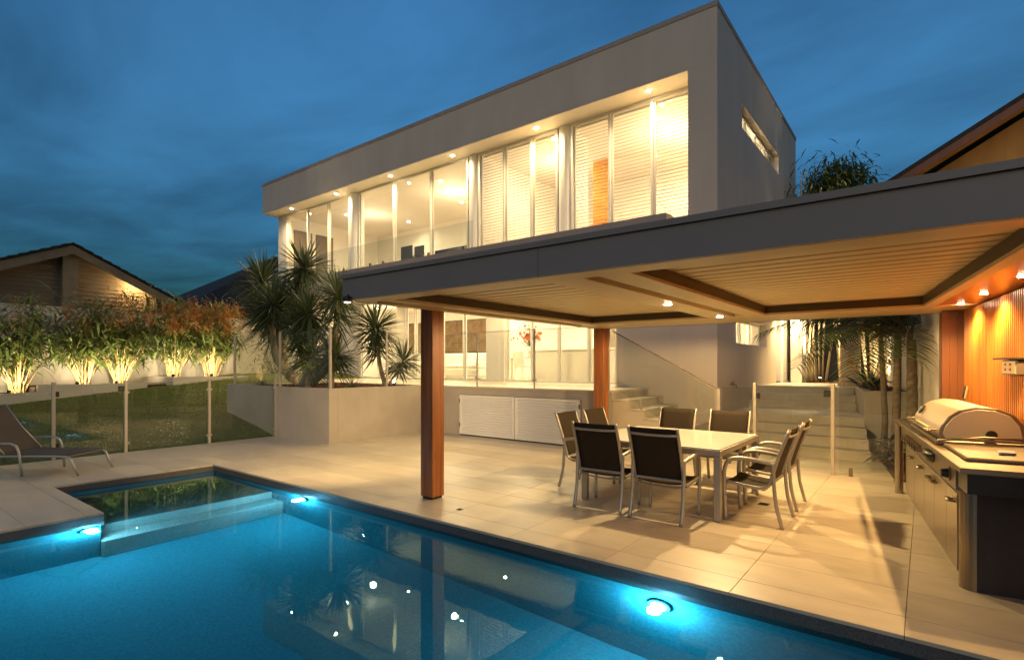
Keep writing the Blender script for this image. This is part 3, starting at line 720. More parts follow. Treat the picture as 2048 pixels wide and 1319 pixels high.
# dark lining added inside the recesses, its colour standing in for their shade
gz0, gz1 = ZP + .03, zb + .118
for (a, b) in ((B1[0] + .001, B1[1] - .001),): gp('shade_lining', 'shade_lining', (a, b, BY1 - .012, BY1 - .003, gz0, gz1)); gp('shade_lining', 'shade_lining', (a, a + .01, BY0 + .01, BY1 - .013, gz0, gz1))
gp('shade_lining', 'shade_lining', (B2 + .001, sk_x(RLX, BY1), BY1 - .012, BY1 - .003, gz0, gz1)); gp('shade_lining', 'shade_lining', (B2 + .001, B2 + .01, BY0 + .01, BY1 - .013, gz0, gz1))
MB().prism([(sk_x(RLX - .012, BY0), BY0 + .01), (sk_x(RLX - .002, BY0), BY0 + .01), (sk_x(RLX - .002, BY1), BY1 - .013), (sk_x(RLX - .012, BY1), BY1 - .013)], gz0, gz1).build('shade_lining', 'shade_lining', G, world=True)
# louvre blades
nb = 21; pit = (BY1 - BY0) / nb; zl = 2.405
for (a, bfn) in ((B1[0], lambda y: B1[1]), (B2, lambda y: sk_x(RLX, y))):
    for k in range(nb):
        y0 = BY0 + k * pit; x1 = bfn(y0 + pit * .5) + (.04 if a == B2 else -.002); a_ = a + .002
        prof = [(y0 + .003, zl + .012), (y0 + .02, zl), (y0 + pit - .03, zl + .004), (y0 + pit - .002, zl + .022), (y0 + pit - .002, zl + .03), (y0 + .003, zl + .022)]
        MB().prism(prof, a_, x1, 'x').build('louvre_blade', 'cream_metal', G, world=True)
# posts
for (x, y) in ((-4.845, 4.47), (-4.845, 8.75)):
    p = gp('post', 'timber_post', (x, x + .205, y, y + .20, .03, ZP), bevel=.006)
    gp('post_base', 'black_rough', (x + .02, x + .185, y + .02, y + .18, 0, .029), parent=p)
PGE = 62
for (x, y, e) in ((-2.25, 5.73, PGE), (-2.25, 7.62, PGE * 1.7)): downlight(G, x, y, ZP, e, .04, size=179, blend=.12)
for (lx, ly, e) in ((.47, 2.74, 52), (.47, 1.75, 52), (.47, .6, 50)):
    X, Y = sk(lx, ly); downlight(G, X, Y, ZP + .011, e, .028, size=150, col=(1, .60, .22))
# small black spotlight under the left corner of the fascia
t = thing('corner_spotlight', 'small black spotlight fixed under the left end of the pergola fascia', 'spotlight', (-4.70, 3.40, ZP))
MB().tube([(0, -.06, -.0), (0, -.06, .05)], .012, 8).build('bracket', 'black', t); MB().lathe([(.02, .0), (.045, -.005), (.05, -.05), (.035, -.055)], (0, -.07, .03), 14).build('shade', 'black', t, smooth=True)
MB().disc((0, -.07, -.034), .034, 14).build('lens', 'lamp_dim', t)
lamp('bulb', 'SPOT', (-.02, -.09, -.06), 330, WARM, t, world=False, rad=.03, target=(-5.2, 3.4, -1.7), size=84, blend=.75)

# ================================================================== TIMBER WALL and right boundary
TW = thing('timber_wall', 'orange lit wall of vertical timber battens behind the outdoor kitchen', 'timber wall', (*sk(0, 0), 0), SK)
bx(.665, .80, -2.2, 3.5, 0, 2.27).build('backing', 'timber_dark', TW)
bme = bx(.622, .664, -.018, .018, 0, 2.27).mesh('batten', 'timber_batten', bevel=.003)
for k in range(70):
    o = bpy.data.objects.new('batten', bme); C.objects.link(o); o.parent = TW; o.location = (0, -.62 + k * .0588, 0)
for k in range(3):
    bx(.42 + k * .075, .42 + k * .075 + .073, 3.5, 3.54, 0, 2.27).build('board', 'timber_dark', TW)
bx(.42, .645, 3.541, 3.7, 0, 2.27).build('return', 'timber_dark', TW)
BW = thing('boundary_wall', 'plain grey beige rendered boundary wall behind the palms', 'wall', (*sk(.45, 3.71), 0), SK)
for k in range(8): bx(0, .15, k * 2.2, k * 2.2 + 2.195, 0, 2.7 if k < 9 else 2.4).build('panel', 'garden_wall', BW)
t = thing('power_outlet', 'weatherproof power outlet with cream face on the timber wall', 'power outlet', (*sk(.638, 1.38), 1.52), SK)
bx(-.07, 0, -.22, .22, 0, .13).build('box', 'brown_frame', t, bevel=.006); bx(-.13, 0, -.25, .25, .135, .15).build('hood', 'black_rough', t)
bx(-.076, -.071, -.2, .2, .012, .12).build('face_plate', 'cream_plate', t)
for k in (-.06, .08):
    for q in (.035, .08): bx(-.082, -.077, k - .02, k + .02, q, q + .022).build('switch', 'red', t)

# ================================================================== OUTDOOR KITCHEN
K = thing('outdoor_kitchen', 'stainless outdoor kitchen bench with domed barbecue hood and knobs', 'barbecue', (KX, KY, 0), SK)
bx(.05, .60, .12, 3.06, 0, .085).build('plinth', 'steel_door', K)
bx(.012, .62, .10, 3.10, .09, .70).build('carcass', 'steel_door', K)
for (a, b) in ((.10, .49), (.49, 1.03), (1.03, 1.58), (1.58, 2.23), (2.23, 2.85)):
    d = bx(-.008, .010, a + .004, b - .004, .10, .66).build('door', 'steel_door', K, bevel=.003)
    hy = (a + .10) if a not in (.49,) else (b - .10)
    hd = MB(); hd.tube([(-.008, hy - .055, .60), (-.045, hy - .05, .60), (-.05, hy, .60), (-.045, hy + .05, .60), (-.008, hy + .055, .60)], .011, 8, flat=1.6); hd.build('handle', 'steel', d, smooth=True)
bx(-.03, .61, .02, 3.12, .702, .865).build('control_panel', 'steel', K, bevel=.004)
for y in (1.62, 1.80, 1.98, 2.16, 2.34, 2.52):
    kb = MB().tube([(-.03, y, .79), (-.055, y, .79), (-.075, y, .79)], [.036, .034, .028], 14).build('knob', 'steel', K, smooth=False)
    bx(-.083, -.076, y - .006, y + .006, .762, .818).build('pointer', 'black', kb)
kb = MB().tube([(-.03, .22, .79), (-.06, .22, .79), (-.085, .22, .79)], [.040, .034, .030], 14).build('knob', 'black', K)
MB().tube([(-.031, .22, .79), (-.04, .22, .79)], .052, 16).build('collar', 'steel', kb)
g_ = MB().lathe([(.02, -.02), (.11, .0), (.15, .05), (.13, .085), (.05, .09)], (-.02, .98, .775), 16); g_.v = [Vector((-.02 + (p.x + .02) * .55, p.y, p.z)) for p in g_.v]; g_.build('grease_cup', 'black', K, smooth=True)
bx(-.06, .62, -.31, 3.62, .875, .915).build('benchtop', 'steel', K, bevel=.005)
MB().tube([(-.03, 3.35, 0), (-.03, 3.35, .875)], .045, 14).build('leg', 'steel_door', K, smooth=False)
bx(-.02, .62, -.29, .0, .74, .873).build('end_apron', 'black', K)
# near end panel with rounded metal corner
ep = [(.62, .0), (.62, .05), (.06, .05)] + [(.06 - .06 * math.sin(a) , .05 - (.05 - .0) * (1 - math.cos(a)) ) for a in (RAD(20), RAD(45), RAD(70), RAD(90))]
MB().prism([(.085, -.01), (.62, -.01), (.62, .09), (.085, .09)], .0, .735).build('end_panel', 'dark_panel', K)
cn = [(.083, -.012)] + [(.083 - .085 * math.sin(RAD(a)), .073 - .085 * math.cos(RAD(a))) for a in (15, 30, 45, 60, 75, 90)] + [(.0, .095), (.083, .095)]
MB().prism(cn, .0, .735).build('rounded_corner', 'steel', K)
# barbecue body tray and hood
bx(-.005, .58, .95, 2.52, .917, .955).build('cooktop', 'steel', K, bevel=.006)
hoodp = [(.03, .957), (.012, 1.0), (.03, 1.07), (.085, 1.155), (.16, 1.215), (.27, 1.245), (.40, 1.235), (.50, 1.19), (.565, 1.10), (.585, 1.0), (.58, .957)]
hood = MB().prism(hoodp, 1.0, 2.48, 'y').build('hood', 'bbq_hood', K, bevel=.010)
def inset(poly, s):
    cx = sum(p[0] for p in poly) / len(poly); cz = sum(p[1] for p in poly) / len(poly)
    return [(cx + (p[0] - cx) * s, cz + (p[1] - cz) * s) for p in poly]
MB().prism([(p[0], p[1]) for p in inset(hoodp, 1.03)], .965, .998, 'y').build('rim', 'steel', hood, bevel=.004)
MB().prism(inset(hoodp, .90), .955, .9645, 'y').build('end_plate', 'bbq_hood', hood, bevel=.003)
MB().tube([(-.04, 1.05, 1.02), (-.055, 1.2, 1.03), (-.055, 2.28, 1.03), (-.04, 2.43, 1.02)], .014, 10).build('handle', 'steel', hood, smooth=True)
for y in (1.08, 2.40): MB().tube([(.02, y, 1.03), (-.05, y, 1.03)], .010, 8).build('handle_mount', 'steel', hood)
th = MB().tube([(.055, 2.15, 1.135), (.04, 2.15, 1.145)], .05, 18).build('thermometer', 'black', hood)
bx(.0, .045, 1.45, 2.25, 1.02, 1.024).build('badge', 'cream_plate', hood)
MB().tube([(.36, .954, 1.02), (.36, .935, 1.02)], .038, 16).build('pivot_boss', 'black', hood); MB().tube([(.0, .93, .955), (.22, .93, .985), (.33, .93, 1.0), (.60, .93, .99)], .010, 8).build('hinge_rod', 'steel', hood, smooth=True)
ld = bx(.03, .58, .02, .86, .917, .945).build('burner_lid', 'steel', K, bevel=.006); bx(.26, .36, .26, .32, .946, .975).build('latch', 'gloss_white', ld, bevel=.01)
gr = bx(.02, .58, 2.60, 3.50, .917, .925).build('side_shelf', 'black_rough', K); bx(.03, .075, 2.7, 3.2, .926, .938).build('tong', 'steel', gr)
for k, (y, m, l) in enumerate(((3.08, 'black', 'dark handled barbecue tool leaning against the brown board'), (2.98, 'cane', 'light wooden handled barbecue tool leaning beside the hood'))):
    X, Y = sk(.5, y); t = thing('barbecue_tool', l, 'tool', (X, Y, .926), SK, 'barbecue tools')
    MB().tube([(0, 0, 0), (.05, .01, .30)], .006, 6).build('shaft', 'steel', t); MB().tube([(.05, .01, .30), (.075, .015, .44)], .012, 8).build('handle', m, t)

# ================================================================== OUTDOOR DINING SET
TB = thing('patio_table', 'square outdoor dining table with pale frosted glass top and metal legs', 'table', (-2.475, 6.435, 0))
bx(-.80, .80, -.775, .775, .728, .742).build('tabletop', 'table_glass', TB, bevel=.004)
fr = MB()
for a in ((-.815, .815, -.795, -.745), (-.815, .815, .745, .795), (-.815, -.765, -.745, .745), (.765, .815, -.745, .745)): fr.box(*a, .668, .727)
fr.build('apron', 'aluminium', TB)
for sx in (-1, 1):
    for sy in (-1, 1): bx(sx * .815, sx * .745, sy * .795, sy * .725, 0, .667).build('leg', 'aluminium', TB, bevel=.005)
def make_chair():
    t = thing('patio_chair', '', 'chair')
    w = .262
    def curve(pts, n=4):
        P = [Vector(p) for p in pts]; out = []
        for i in range(len(P) - 1):
            p0, p1, p2, p3 = P[max(i - 1, 0)], P[i], P[i + 1], P[min(i + 2, len(P) - 1)]
            for k in range(n):
                u = k / n
                out.append(.5 * ((2 * p1) + (-p0 + p2) * u + (2 * p0 - 5 * p1 + 4 * p2 - p3) * u * u + (-p0 + 3 * p1 - 3 * p2 + p3) * u ** 3))
        return out + [P[-1]]
    for s in (-1, 1):
        x = s * w
        MB().tube(curve([(x * 1.05, -.235, .625), (x * 1.1, -.02, .655), (x * 1.1, .13, .655), (x * 1.08, .215, .61), (x * 1.06, .25, .50), (x * 1.05, .25, .30), (x * 1.05, .235, 0)]), .021, 8, flat=.85).build('arm_and_front_leg', 'aluminium', t, smooth=True)
        MB().tube(curve([(x * 1.05, -.215, .64), (x * 1.05, -.225, .42), (x * 1.05, -.245, .22), (x * 1.06, -.30, 0)]), .021, 8, flat=.85).build('rear_leg', 'aluminium', t, smooth=True)
        MB().tube(curve([(x, .235, .405), (x, .05, .380), (x, -.10, .372), (x, -.165, .40), (x, -.195, .47), (x, -.27, .72), (x, -.365, .975)]), .017, 8).build('side_rail', 'aluminium', t, smooth=True)
    prof = curve([(0, .235, .412), (0, .05, .385), (0, -.10, .378), (0, -.160, .405), (0, -.190, .475), (0, -.265, .72), (0, -.352, .965)], 3)
    for nm, pp in (('seat', prof[:10]), ('backrest', prof[10:])):
        mb = MB(); vs = []; fs = []; nx = 7
        for p in pp:
            for i in range(nx):
                u = -1 + 2 * i / (nx - 1); sag = (1 - u * u) * .018
                vs.append((u * (w - .006), p.y - (sag if nm == 'backrest' else 0), p.z - (sag if nm == 'seat' else 0)))
        for j in range(len(pp) - 1):
            for i in range(nx - 1):
                a = j * nx + i; fs.append([a, a + 1, a + nx + 1, a + nx])
        mb.add(vs, fs); o = mb.build(nm, 'sling', t, smooth=True)
        sm = o.modifiers.new('thick', 'SOLIDIFY'); sm.thickness = .006
    MB().tube(curve([(-w, -.338, .905), (-w * .5, -.366, .90), (w * .5, -.366, .90), (w, -.338, .905)], 3), .014, 8, flat=.7).build('back_bar', 'aluminium', t, smooth=True)
    MB().tube([(-w, -.20, .43), (w, -.20, .43)], .014, 8).build('lower_bar', 'aluminium', t)
    MB().tube([(-w, .225, .385), (w, .225, .385)], .013, 8).build('front_bar', 'aluminium', t)
    MB().tube(curve([(-w, -.11, .358), (-w * .5, -.11, .335), (w * .5, -.11, .335), (w, -.11, .358)], 3), .010, 6).build('seat_stay', 'aluminium', t, smooth=True)
    return t
ch0 = make_chair()
CH = [(-2.20, 5.545, 0, 'dark sling patio chair nearest the pool, seen from behind, right one'), (-2.89, 5.56, 2, 'dark sling patio chair seen from behind, left one, nearest the front timber post'),
      (-1.41, 6.05, 90, 'patio chair on the right side of the table nearest the camera'), (-1.42, 6.85, 91, 'patio chair on the right side of the table farther from the camera'),
      (-2.92, 7.50, 180, 'patio chair across the table, left one, below the stone steps'), (-2.17, 7.50, 181, 'patio chair across the table, right one, beside the side gate'),
      (-3.57, 6.32, -88, 'patio chair on the left side of the table, in front of the white storage doors'), (-3.52, 6.98, -93, 'patio chair on the left side of the table, beside the rear timber post')]
for i, (x, y, r, l) in enumerate(CH):
    c = ch0 if i == 0 else copy_tree(ch0)
    c.location = (x, y, 0); c.rotation_euler = (0, 0, RAD(r)); c['label'] = l; c['group'] = 'chairs around the patio table'

# ================================================================== SUN LOUNGER
LG = thing('sun_lounger', 'metal framed sling sun lounger with raised back beside the pool', 'sun lounger', (-10.60, 2.10, 0), RAD(38.7))
W2 = .345
for s in (-1, 1):
    y = s * W2
    MB().tube([(-1.15, y, .29), (-.3, y, .285), (.45, y, .285), (.62, y, .28), (.69, y, .24), (.72, y, .16), (.80, y, 0)], .017, 8).build('side_rail', 'aluminium', LG, smooth=True)
    ya = y * 1.1
    MB().tube([(-.62, ya, .46), (-.35, ya, .475), (-.14, ya, .475), (-.06, ya, .44), (-.025, ya, .36), (.0, ya, .2), (.02, ya, 0)], .017, 8).build('armrest', 'aluminium', LG, smooth=True)
    MB().tube([(-.28, y * .93, .31), (-.58, y * .93, .62), (-.86, y * .93, 1.0)], .014, 8).build('back_rail', 'aluminium', LG, smooth=True)
    MB().tube([(-1.12, y, .29), (-1.2, y, 0)], .017, 8).build('rear_leg', 'aluminium', LG, smooth=True)
for (x, z) in ((.62, .275), (.0, .275), (-1.1, .28)): MB().tube([(x, -W2, z), (x, W2, z)], .012, 8).build('cross_bar', 'aluminium', LG)
for nm, P_ in (('seat', [(-.27, .315), (.0, .30), (.4, .30), (.66, .292)]), ('backrest', [(-.29, .33), (-.58, .635), (-.85, .99)])):
    mb = MB(); n = len(P_)
    mb.add([(x, s * (W2 - .02), z) for (x, z) in P_ for s in (-1, 1)], [[2 * i, 2 * i + 1, 2 * i + 3, 2 * i + 2] for i in range(n - 1)])
    o = mb.build(nm, 'lounger_sling', LG); sm = o.modifiers.new('thick', 'SOLIDIFY'); sm.thickness = .01

# ================================================================== PLANTS
def rosette(mb, c, r, n, w=.045, up=1.0, low=-.55):
    for k in range(n):
        ph = random.uniform(0, 6.283); cz = random.uniform(low, 1.0); sr = math.sqrt(max(0, 1 - cz * cz))
        d = Vector((sr * math.cos(ph), sr * math.sin(ph), cz)); L = r * random.uniform(.8, 1.08)
        mb.leaf(Vector(c) + d * .04, d, L, w * random.uniform(.8, 1.2), droop=random.uniform(.02, .30) * (1.25 - cz), segs=4)
def yucca(name, label, base, heads, group):
    t = thing(name, label, 'yucca', base, 0, group)
    for (c, r, n, path, rr) in heads:
        tr = MB(); pts = [Vector(base)] + [Vector(p) for p in path] + [Vector(c)]
        fine = []
        for i in range(len(pts) - 1):
            for k in range(5):
                u = k / 5; p = pts[i].lerp(pts[i + 1], u); fine.append(p)
        fine.append(pts[-1]); m = len(fine)
        for _ in range(2): fine = [fine[0]] + [(fine[i - 1] + fine[i] * 2 + fine[i + 1]) / 4 for i in range(1, m - 1)] + [fine[-1]]
        tr.tube(fine, [rr * (1 - .45 * i / m) * random.uniform(.94, 1.06) for i in range(m)], 10).build('stem', 'yucca_bark', t, smooth=True, world=True)
        lf = MB(); rosette(lf, c, r, n)
        for k in range(n):
            p = fine[-1].lerp(fine[-4], random.random() * 1.15); a = random.uniform(0, 6.283); el = random.uniform(-.75, .55)
            lf.leaf(p, (math.cos(a), math.sin(a), el), r * random.uniform(.75, 1.05), .045, droop=random.uniform(.05, .25), segs=3)
        lf.build('leaf_rosette', 'yucca_leaf', t, world=True)
B0 = (-12.05, 7.45, ZF - .08)
yucca('yucca', 'big dark yucca with several spiky heads on bare trunks in the planter', B0, [
    ((-15.2, 7.9, 4.00), 1.05, 190, [(-12.7, 7.5, 1.22), (-13.5, 7.6, 1.5), (-13.9, 7.7, 2.4)], .14),
    ((-12.55, 7.6, 4.08), .95, 190, [(-12.25, 7.5, 1.6), (-12.75, 7.5, 2.6)], .11),
    ((-13.3, 7.2, 3.12), 1.0, 190, [(-12.9, 7.4, 1.3), (-13.5, 7.35, 1.8), (-13.55, 7.3, 2.5)], .11),
    ((-11.35, 7.0, 2.80), .85, 170, [(-11.95, 7.4, 1.5), (-11.6, 7.2, 2.1)], .09),
    ((-10.65, 7.3, 3.17), .82, 170, [(-11.4, 7.4, 1.5), (-10.8, 7.35, 2.2)], .085),
    ((-14.6, 7.6, 2.95), .80, 120, [(-12.9, 7.45, 1.3), (-13.8, 7.5, 2.0)], .08), ((-13.4, 7.9, 3.5), .85, 130, [(-12.4, 7.6, 1.6), (-12.9, 7.8, 2.6)], .08),
    ((-11.75, 7.0, 2.5), .75, 120, [(-12.0, 7.3, 1.4), (-11.9, 7.1, 1.9)], .07)], 'yuccas in the planter')
yucca('yucca', 'low young spiky yucca at the foot of the big yucca', (-11.35, 6.95, ZF - .08), [((-11.1, 6.9, 1.80), .72, 170, [(-11.3, 6.92, 1.4)], .07)], 'yuccas in the planter')
yucca('yucca', 'low young yucca just right of the planter corner post', (-10.75, 7.2, ZF - .08), [((-10.6, 7.2, 1.82), .72, 150, [(-10.75, 7.2, 1.4)], .06)], 'yuccas in the planter')
yucca('yucca', 'yucca with pale stems lit by a garden light at the right end of the planter', (-10.25, 8.35, ZF - .08), [
    ((-10.45, 8.2, 2.50), .80, 220, [(-10.42, 8.3, 1.6)], .06), ((-9.80, 8.5, 1.70), .60, 90, [(-10.0, 8.42, 1.35)], .045)], 'yuccas in the planter')
def grassy(base, n, r, label, m='yucca_leaf', name='strappy_plant', w=.018):
    t = thing(name, label, 'plant', base, 0, 'small strappy plants'); mb = MB()
    for k in range(n):
        a = random.uniform(0, 6.28); d = Vector((math.cos(a), math.sin(a), random.uniform(.4, 1.8)))
        mb.leaf((random.uniform(-.03, .03), random.uniform(-.03, .03), 0), d, r * random.uniform(.6, 1.1), w, droop=random.uniform(.2, .6), segs=4)
    mb.build('leaf', m, t)
grassy((-10.45, 7.55, ZF - .06), 34, .6, 'small strappy plant between the two yuccas in the planter'); grassy((-13.35, 6.95, ZF - .06), 40, .42, 'small grassy tuft at the left end of the planter')
def spike(base, label, tgt, e, h=.14, size=95, rad=.03, col=WARM2, group='garden spotlights'):
    t = thing('garden_spotlight', label, 'garden light', base, 0, group)
    d = (Vector(tgt) - Vector(base)).normalized()
    MB().tube([(0, 0, 0), (0, 0, h * .6)], .012, 6).build('stake', 'black', t)
    c = Vector((0, 0, h * .6))
    MB().tube([c - d * .05, c + d * .05], [.03, .045], 12).build('housing', 'black', t); MB().tube([c + d * .051, c + d * .055], .034, 12).build('lens', 'lamp_soft', t)
    lamp('bulb', 'SPOT', c + d * .08, e, col, t, world=False, rad=rad, target=c + d * 1.1, size=size, blend=.8)
spike((-10.02, 8.42, ZF - .06), 'garden light lighting the stems of the right-hand yucca', (-10.3, 8.4, 2.2), 30)

# ---- garden beds and clumps on the left
GW = thing('garden_wall', 'pale rendered garden wall behind the lit clumps on the left', 'wall', (-20.25, -6, 0))
for k in range(7): bx(-.18, 0, k * 2.5 - 0, k * 2.5 + 2.494, 0, 3.30).build('panel', 'garden_wall', GW, bevel=.004)
bx(-.2, .02, 0, 17.5, 3.301, 3.34).build('wall_cap', 'garden_wall', GW)
GB = thing('garden_bed', 'low white curved garden bed wall holding the left clumps', 'garden bed', (-18.1, 3.5, 0))
wl = MB()
pts = [(-17.75, -3.0, .80), (-17.9, 1.0, .84), (-18.05, 2.6, .90), (-18.15, 3.5, .92), (-18.15, 3.51, 1.09), (-18.25, 5.2, 1.09), (-18.5, 6.6, 1.09), (-18.9, 7.6, 1.10)]
for (a, b) in zip(pts[:-1], pts[1:]):
    wl.add([(a[0], a[1], 0), (b[0], b[1], 0), (b[0], b[1], b[2]), (a[0], a[1], a[2]), (a[0] - .2, a[1], 0), (b[0] - .2, b[1], 0), (b[0] - .2, b[1], b[2]), (a[0] - .2, a[1], a[2])],
           [[0, 1, 2, 3], [7, 6, 5, 4], [3, 2, 6, 7], [0, 3, 7, 4], [1, 5, 6, 2]])
wl.build('wall', 'garden_wall', GB, world=True)
bx(-20.25, -18.3, -3, 3.5, .3, .86).build('soil', 'soil', GB, world=True); bx(-20.25, -18.4, 3.5, 8.0, .3, 1.04).build('soil', 'soil', GB, world=True)
GB2 = thing('raised_bed', 'raised white rendered bed under the two right-hand lit clumps', 'garden bed', (-18.0, 6.6, 0))
MB().box(-19.9, -17.9, 6.55, 6.72, .3, 1.26).box(-18.05, -17.9, 6.72, 9.6, .3, 1.26).build('wall', 'garden_wall', GB2, world=True); bx(-19.9, -18.05, 6.72, 9.6, .3, 1.22).build('soil', 'soil', GB2, world=True)
def clump(base, label, h=2.5, plume=0, leaves=1250, spread=.66, canes=44):
    t = thing('cane_shrub', label, 'shrub', base, 0, 'lit shrubs along the garden wall')
    st = MB(); lf = MB(); pl = MB(); tips = []
    for k in range(canes):
        a = random.uniform(0, 6.28); r0 = random.uniform(0, .2); r1 = random.uniform(.15, spread); hh = random.uniform(.75, 1.35)
        p0 = (r0 * math.cos(a), r0 * math.sin(a), 0); p1 = (r1 * .55 * math.cos(a), r1 * .55 * math.sin(a), hh * .55); p2 = (r1 * math.cos(a), r1 * math.sin(a), hh)
        st.tube([p0, p1, p2], [.014, .011, .007], 5); tips.append(Vector(p2))
        b = random.uniform(0, 6.28); p3 = Vector(p2) + Vector((.35 * math.cos(b), .35 * math.sin(b), random.uniform(.3, h - 1.2))); st.tube([p2, p3], [.007, .004], 4); tips.append(p3); tips.append((Vector(p2) + p3) / 2)
    for k in range(leaves):
        p = random.choice(tips) + Vector((random.gauss(0, .22), random.gauss(0, .22), random.gauss(.0, .24)))
        if p.z < .6: p.z = .6 + random.random() * .5
        a = random.uniform(0, 6.28); d = Vector((math.cos(a), math.sin(a), random.uniform(-.6, .7)))
        lf.leaf(p, d, random.uniform(.22, .46), random.uniform(.045, .08), droop=random.uniform(.2, .8), segs=3)
    for k in range(plume):
        a = random.uniform(0, 6.28); r = random.uniform(.2, .9); c = Vector((.25 + r * math.cos(a), r * math.sin(a), h * random.uniform(.66, 1.0)))
        for q in range(60):
            d = Vector((random.gauss(0, 1), random.gauss(0, 1), random.gauss(.5, .8)))
            pl.leaf(c + Vector((random.gauss(0, .10), random.gauss(0, .10), random.gauss(0, .12))), d, random.uniform(.06, .16), .018, .1, 2)
    st.build('canes', 'cane', t); lf.build('foliage', 'shrub_leaf', t)
    if plume: stuff(pl.build('plumes', 'plume', t))
GE = 58
CL = [((-19.15, 1.75, .84), 'leafy shrub at the far left edge behind the sun lounger', 2.4, 3), ((-19.1, 3.30, .86), 'lit leafy cane shrub above the sun lounger back', 2.4, 9), ((-19.2, 4.70, 1.04), 'lit cane shrub in the middle of the garden wall, left of a similar one', 2.35, 12),
      ((-19.2, 5.60, 1.04), 'lit cane shrub just left of the raised white bed', 2.5, 18), ((-19.15, 7.05, 1.22), 'orange plumed lit shrub at the left of the raised white bed', 2.3, 50), ((-19.1, 8.15, 1.22), 'orange plumed lit shrub at the right of the raised white bed', 2.35, 70)]
for b, l, h, p in CL: clump(b, l, h, p)
for i, (b, l, h, p) in enumerate(CL):
    nm = ['first', 'second', 'third', 'fourth', 'fifth', 'sixth'][i]
    spike((b[0] + .82, b[1] - .34, b[2] + .0), f'{nm} small garden light from the left under the lit shrubs', (b[0] - .15, b[1] + .10, b[2] + 1.25), GE, h=.10, size=150)
t = thing('dark_bush', 'dark fine leaved bush against the garden wall left of the planter', 'bush', (-18.6, 10.2, 1.05)); lf = MB(); st = MB()
for k in range(14):
    a = random.uniform(0, 6.28); st.tube([(0, 0, 0), (.5 * math.cos(a), .5 * math.sin(a), random.uniform(.6, 1.5))], [.02, .006], 5)
for k in range(1100):
    c = Vector((random.gauss(0, .42), random.gauss(0, .42), random.uniform(.05, 1.9))); a = random.uniform(0, 6.28)
    lf.leaf(c, (math.cos(a), math.sin(a), random.uniform(-.5, .6)), random.uniform(.12, .22), .028, .3, 2)
lf.build('foliage', 'dark_leaf', t); st.build('branches', 'yucca_bark', t)

# ---- right-hand garden: steps, beds, palms, bamboo
SX = HX1 + .002
GS = thing('garden_steps', 'two short flights of stone steps rising beside the house to the rear garden', 'steps', (-2, 10.7, 0))
r_ = ZF / 7
def skx(Y): return -.88 - (Y - 11.7) * math.tan(RAD(9.4))
def slab(name, m, y0, y1, z0, z1, bevel=0):
    MB().prism([(SX, y0), (skx(y0), y0), (skx(y1), y1), (SX, y1)], z0, z1).build(name, m, GS, world=True)
for k in range(3):
    slab('riser', 'step_stone', 10.71 + .33 * k, 11.70, r_ * k if k else 0, r_ * (k + 1) - .03); slab('tread', 'step_stone', 10.695 + .33 * k, 11.70 if k == 2 else 11.04 + .33 * k, r_ * (k + 1) - .029, r_ * (k + 1))
slab('riser', 'step_stone', 11.702, 13.2, 0, r_ * 4 - .03); slab('tread', 'step_stone', 11.69, 13.2, r_ * 4 - .029, r_ * 4)
for k in range(3):
    slab('riser', 'step_stone', 13.21 + .3 * k, 16.6, r_ * (4 + k), r_ * (5 + k) - .028); slab('tread', 'step_stone', 13.195 + .3 * k, 16.6 if k == 2 else 13.49 + .3 * k, r_ * (5 + k) - .027, r_ * (5 + k))
RB = thing('rear_bed', 'grey retaining wall of the raised rear garden bed', 'garden bed', (-.88, 11.7, 0))
MB().prism([(-.87, 11.7), (.6, 11.7), (.6, 11.9), (-.87, 11.9)], 0, ZF + .01).build('wall', 'concrete_planter', RB, world=True)
MB().prism([(skx(11.9) + .01, 11.902), (skx(11.9) + .12, 11.902), (skx(16.6) + .12, 16.6), (skx(16.6) + .01, 16.6)], 0, ZF + .01).build('cheek_wall', 'step_stone', RB, world=True)
MB().prism([(skx(11.9) + .13, 11.905), (.6, 11.905), (.6, 22), (-5, 22), (-5, 16.62), (skx(16.6) + .12, 16.62)], 0, ZF - .02).build('soil', 'soil', RB, world=True)
def bed2():
    y = random.uniform(11.95, 18.5)
    return (random.uniform(skx(y) + .15 if y < 16.6 else -2.6, sk_x(.42, y) if y < 16 else .3), y, ZF - .01 + random.uniform(0, .03))
chips(6000, bed2, 'red_mulch', 'reddish bark mulch covering the raised rear garden bed')
LBD = thing('ground_bed', 'dark narrow planting bed on the ground beside the side gate paving', 'garden bed', (-.4, 10, 0))
e0, e1 = (-.33, 9.16), (-.71, 11.69)
MB().prism([e0, (sk_x(.44, 9.16), 9.16), (sk_x(.44, 11.69), 11.69), e1], .0, .02).build('soil', 'soil', LBD, world=True)
chips(1200, lambda: (lambda y: (random.uniform(-.30 - (y - 9.16) * .15, sk_x(.42, y)), y, .02 + random.uniform(0, .02)))(random.uniform(9.2, 11.6)), 'ground_mulch', 'dark mulch on the narrow bed below the palms', .025)
def frond(mb, rc, base, az, el, L, droop, n=30, ll=.50, w=.030):
    d = Vector((math.cos(az) * math.cos(el), math.sin(az) * math.cos(el), math.sin(el))); pts = []
    for i in range(n + 1):
        t = i / n; pts.append(Vector(base) + d * L * t + Vector((0, 0, -droop * L * t * t)))
    rc.tube(pts[::2] if n % 2 == 0 else pts, [.016 * (1 - .8 * i / (n // 2)) for i in range(n // 2 + 1)], 5)
    for i in range(5, n + 1):
        t = i / n; tan = (pts[i] - pts[i - 1]).normalized(); side = tan.cross(Vector((0, 0, 1))).normalized()
        for s in (-1, 1):
            mb.leaf(pts[i], side * s + tan * .55 + Vector((0, 0, .15)), ll * (1.05 - .65 * abs(t - .45)) * random.uniform(.85, 1.1), w, droop=random.uniform(.3, .6), segs=3, side=tan)
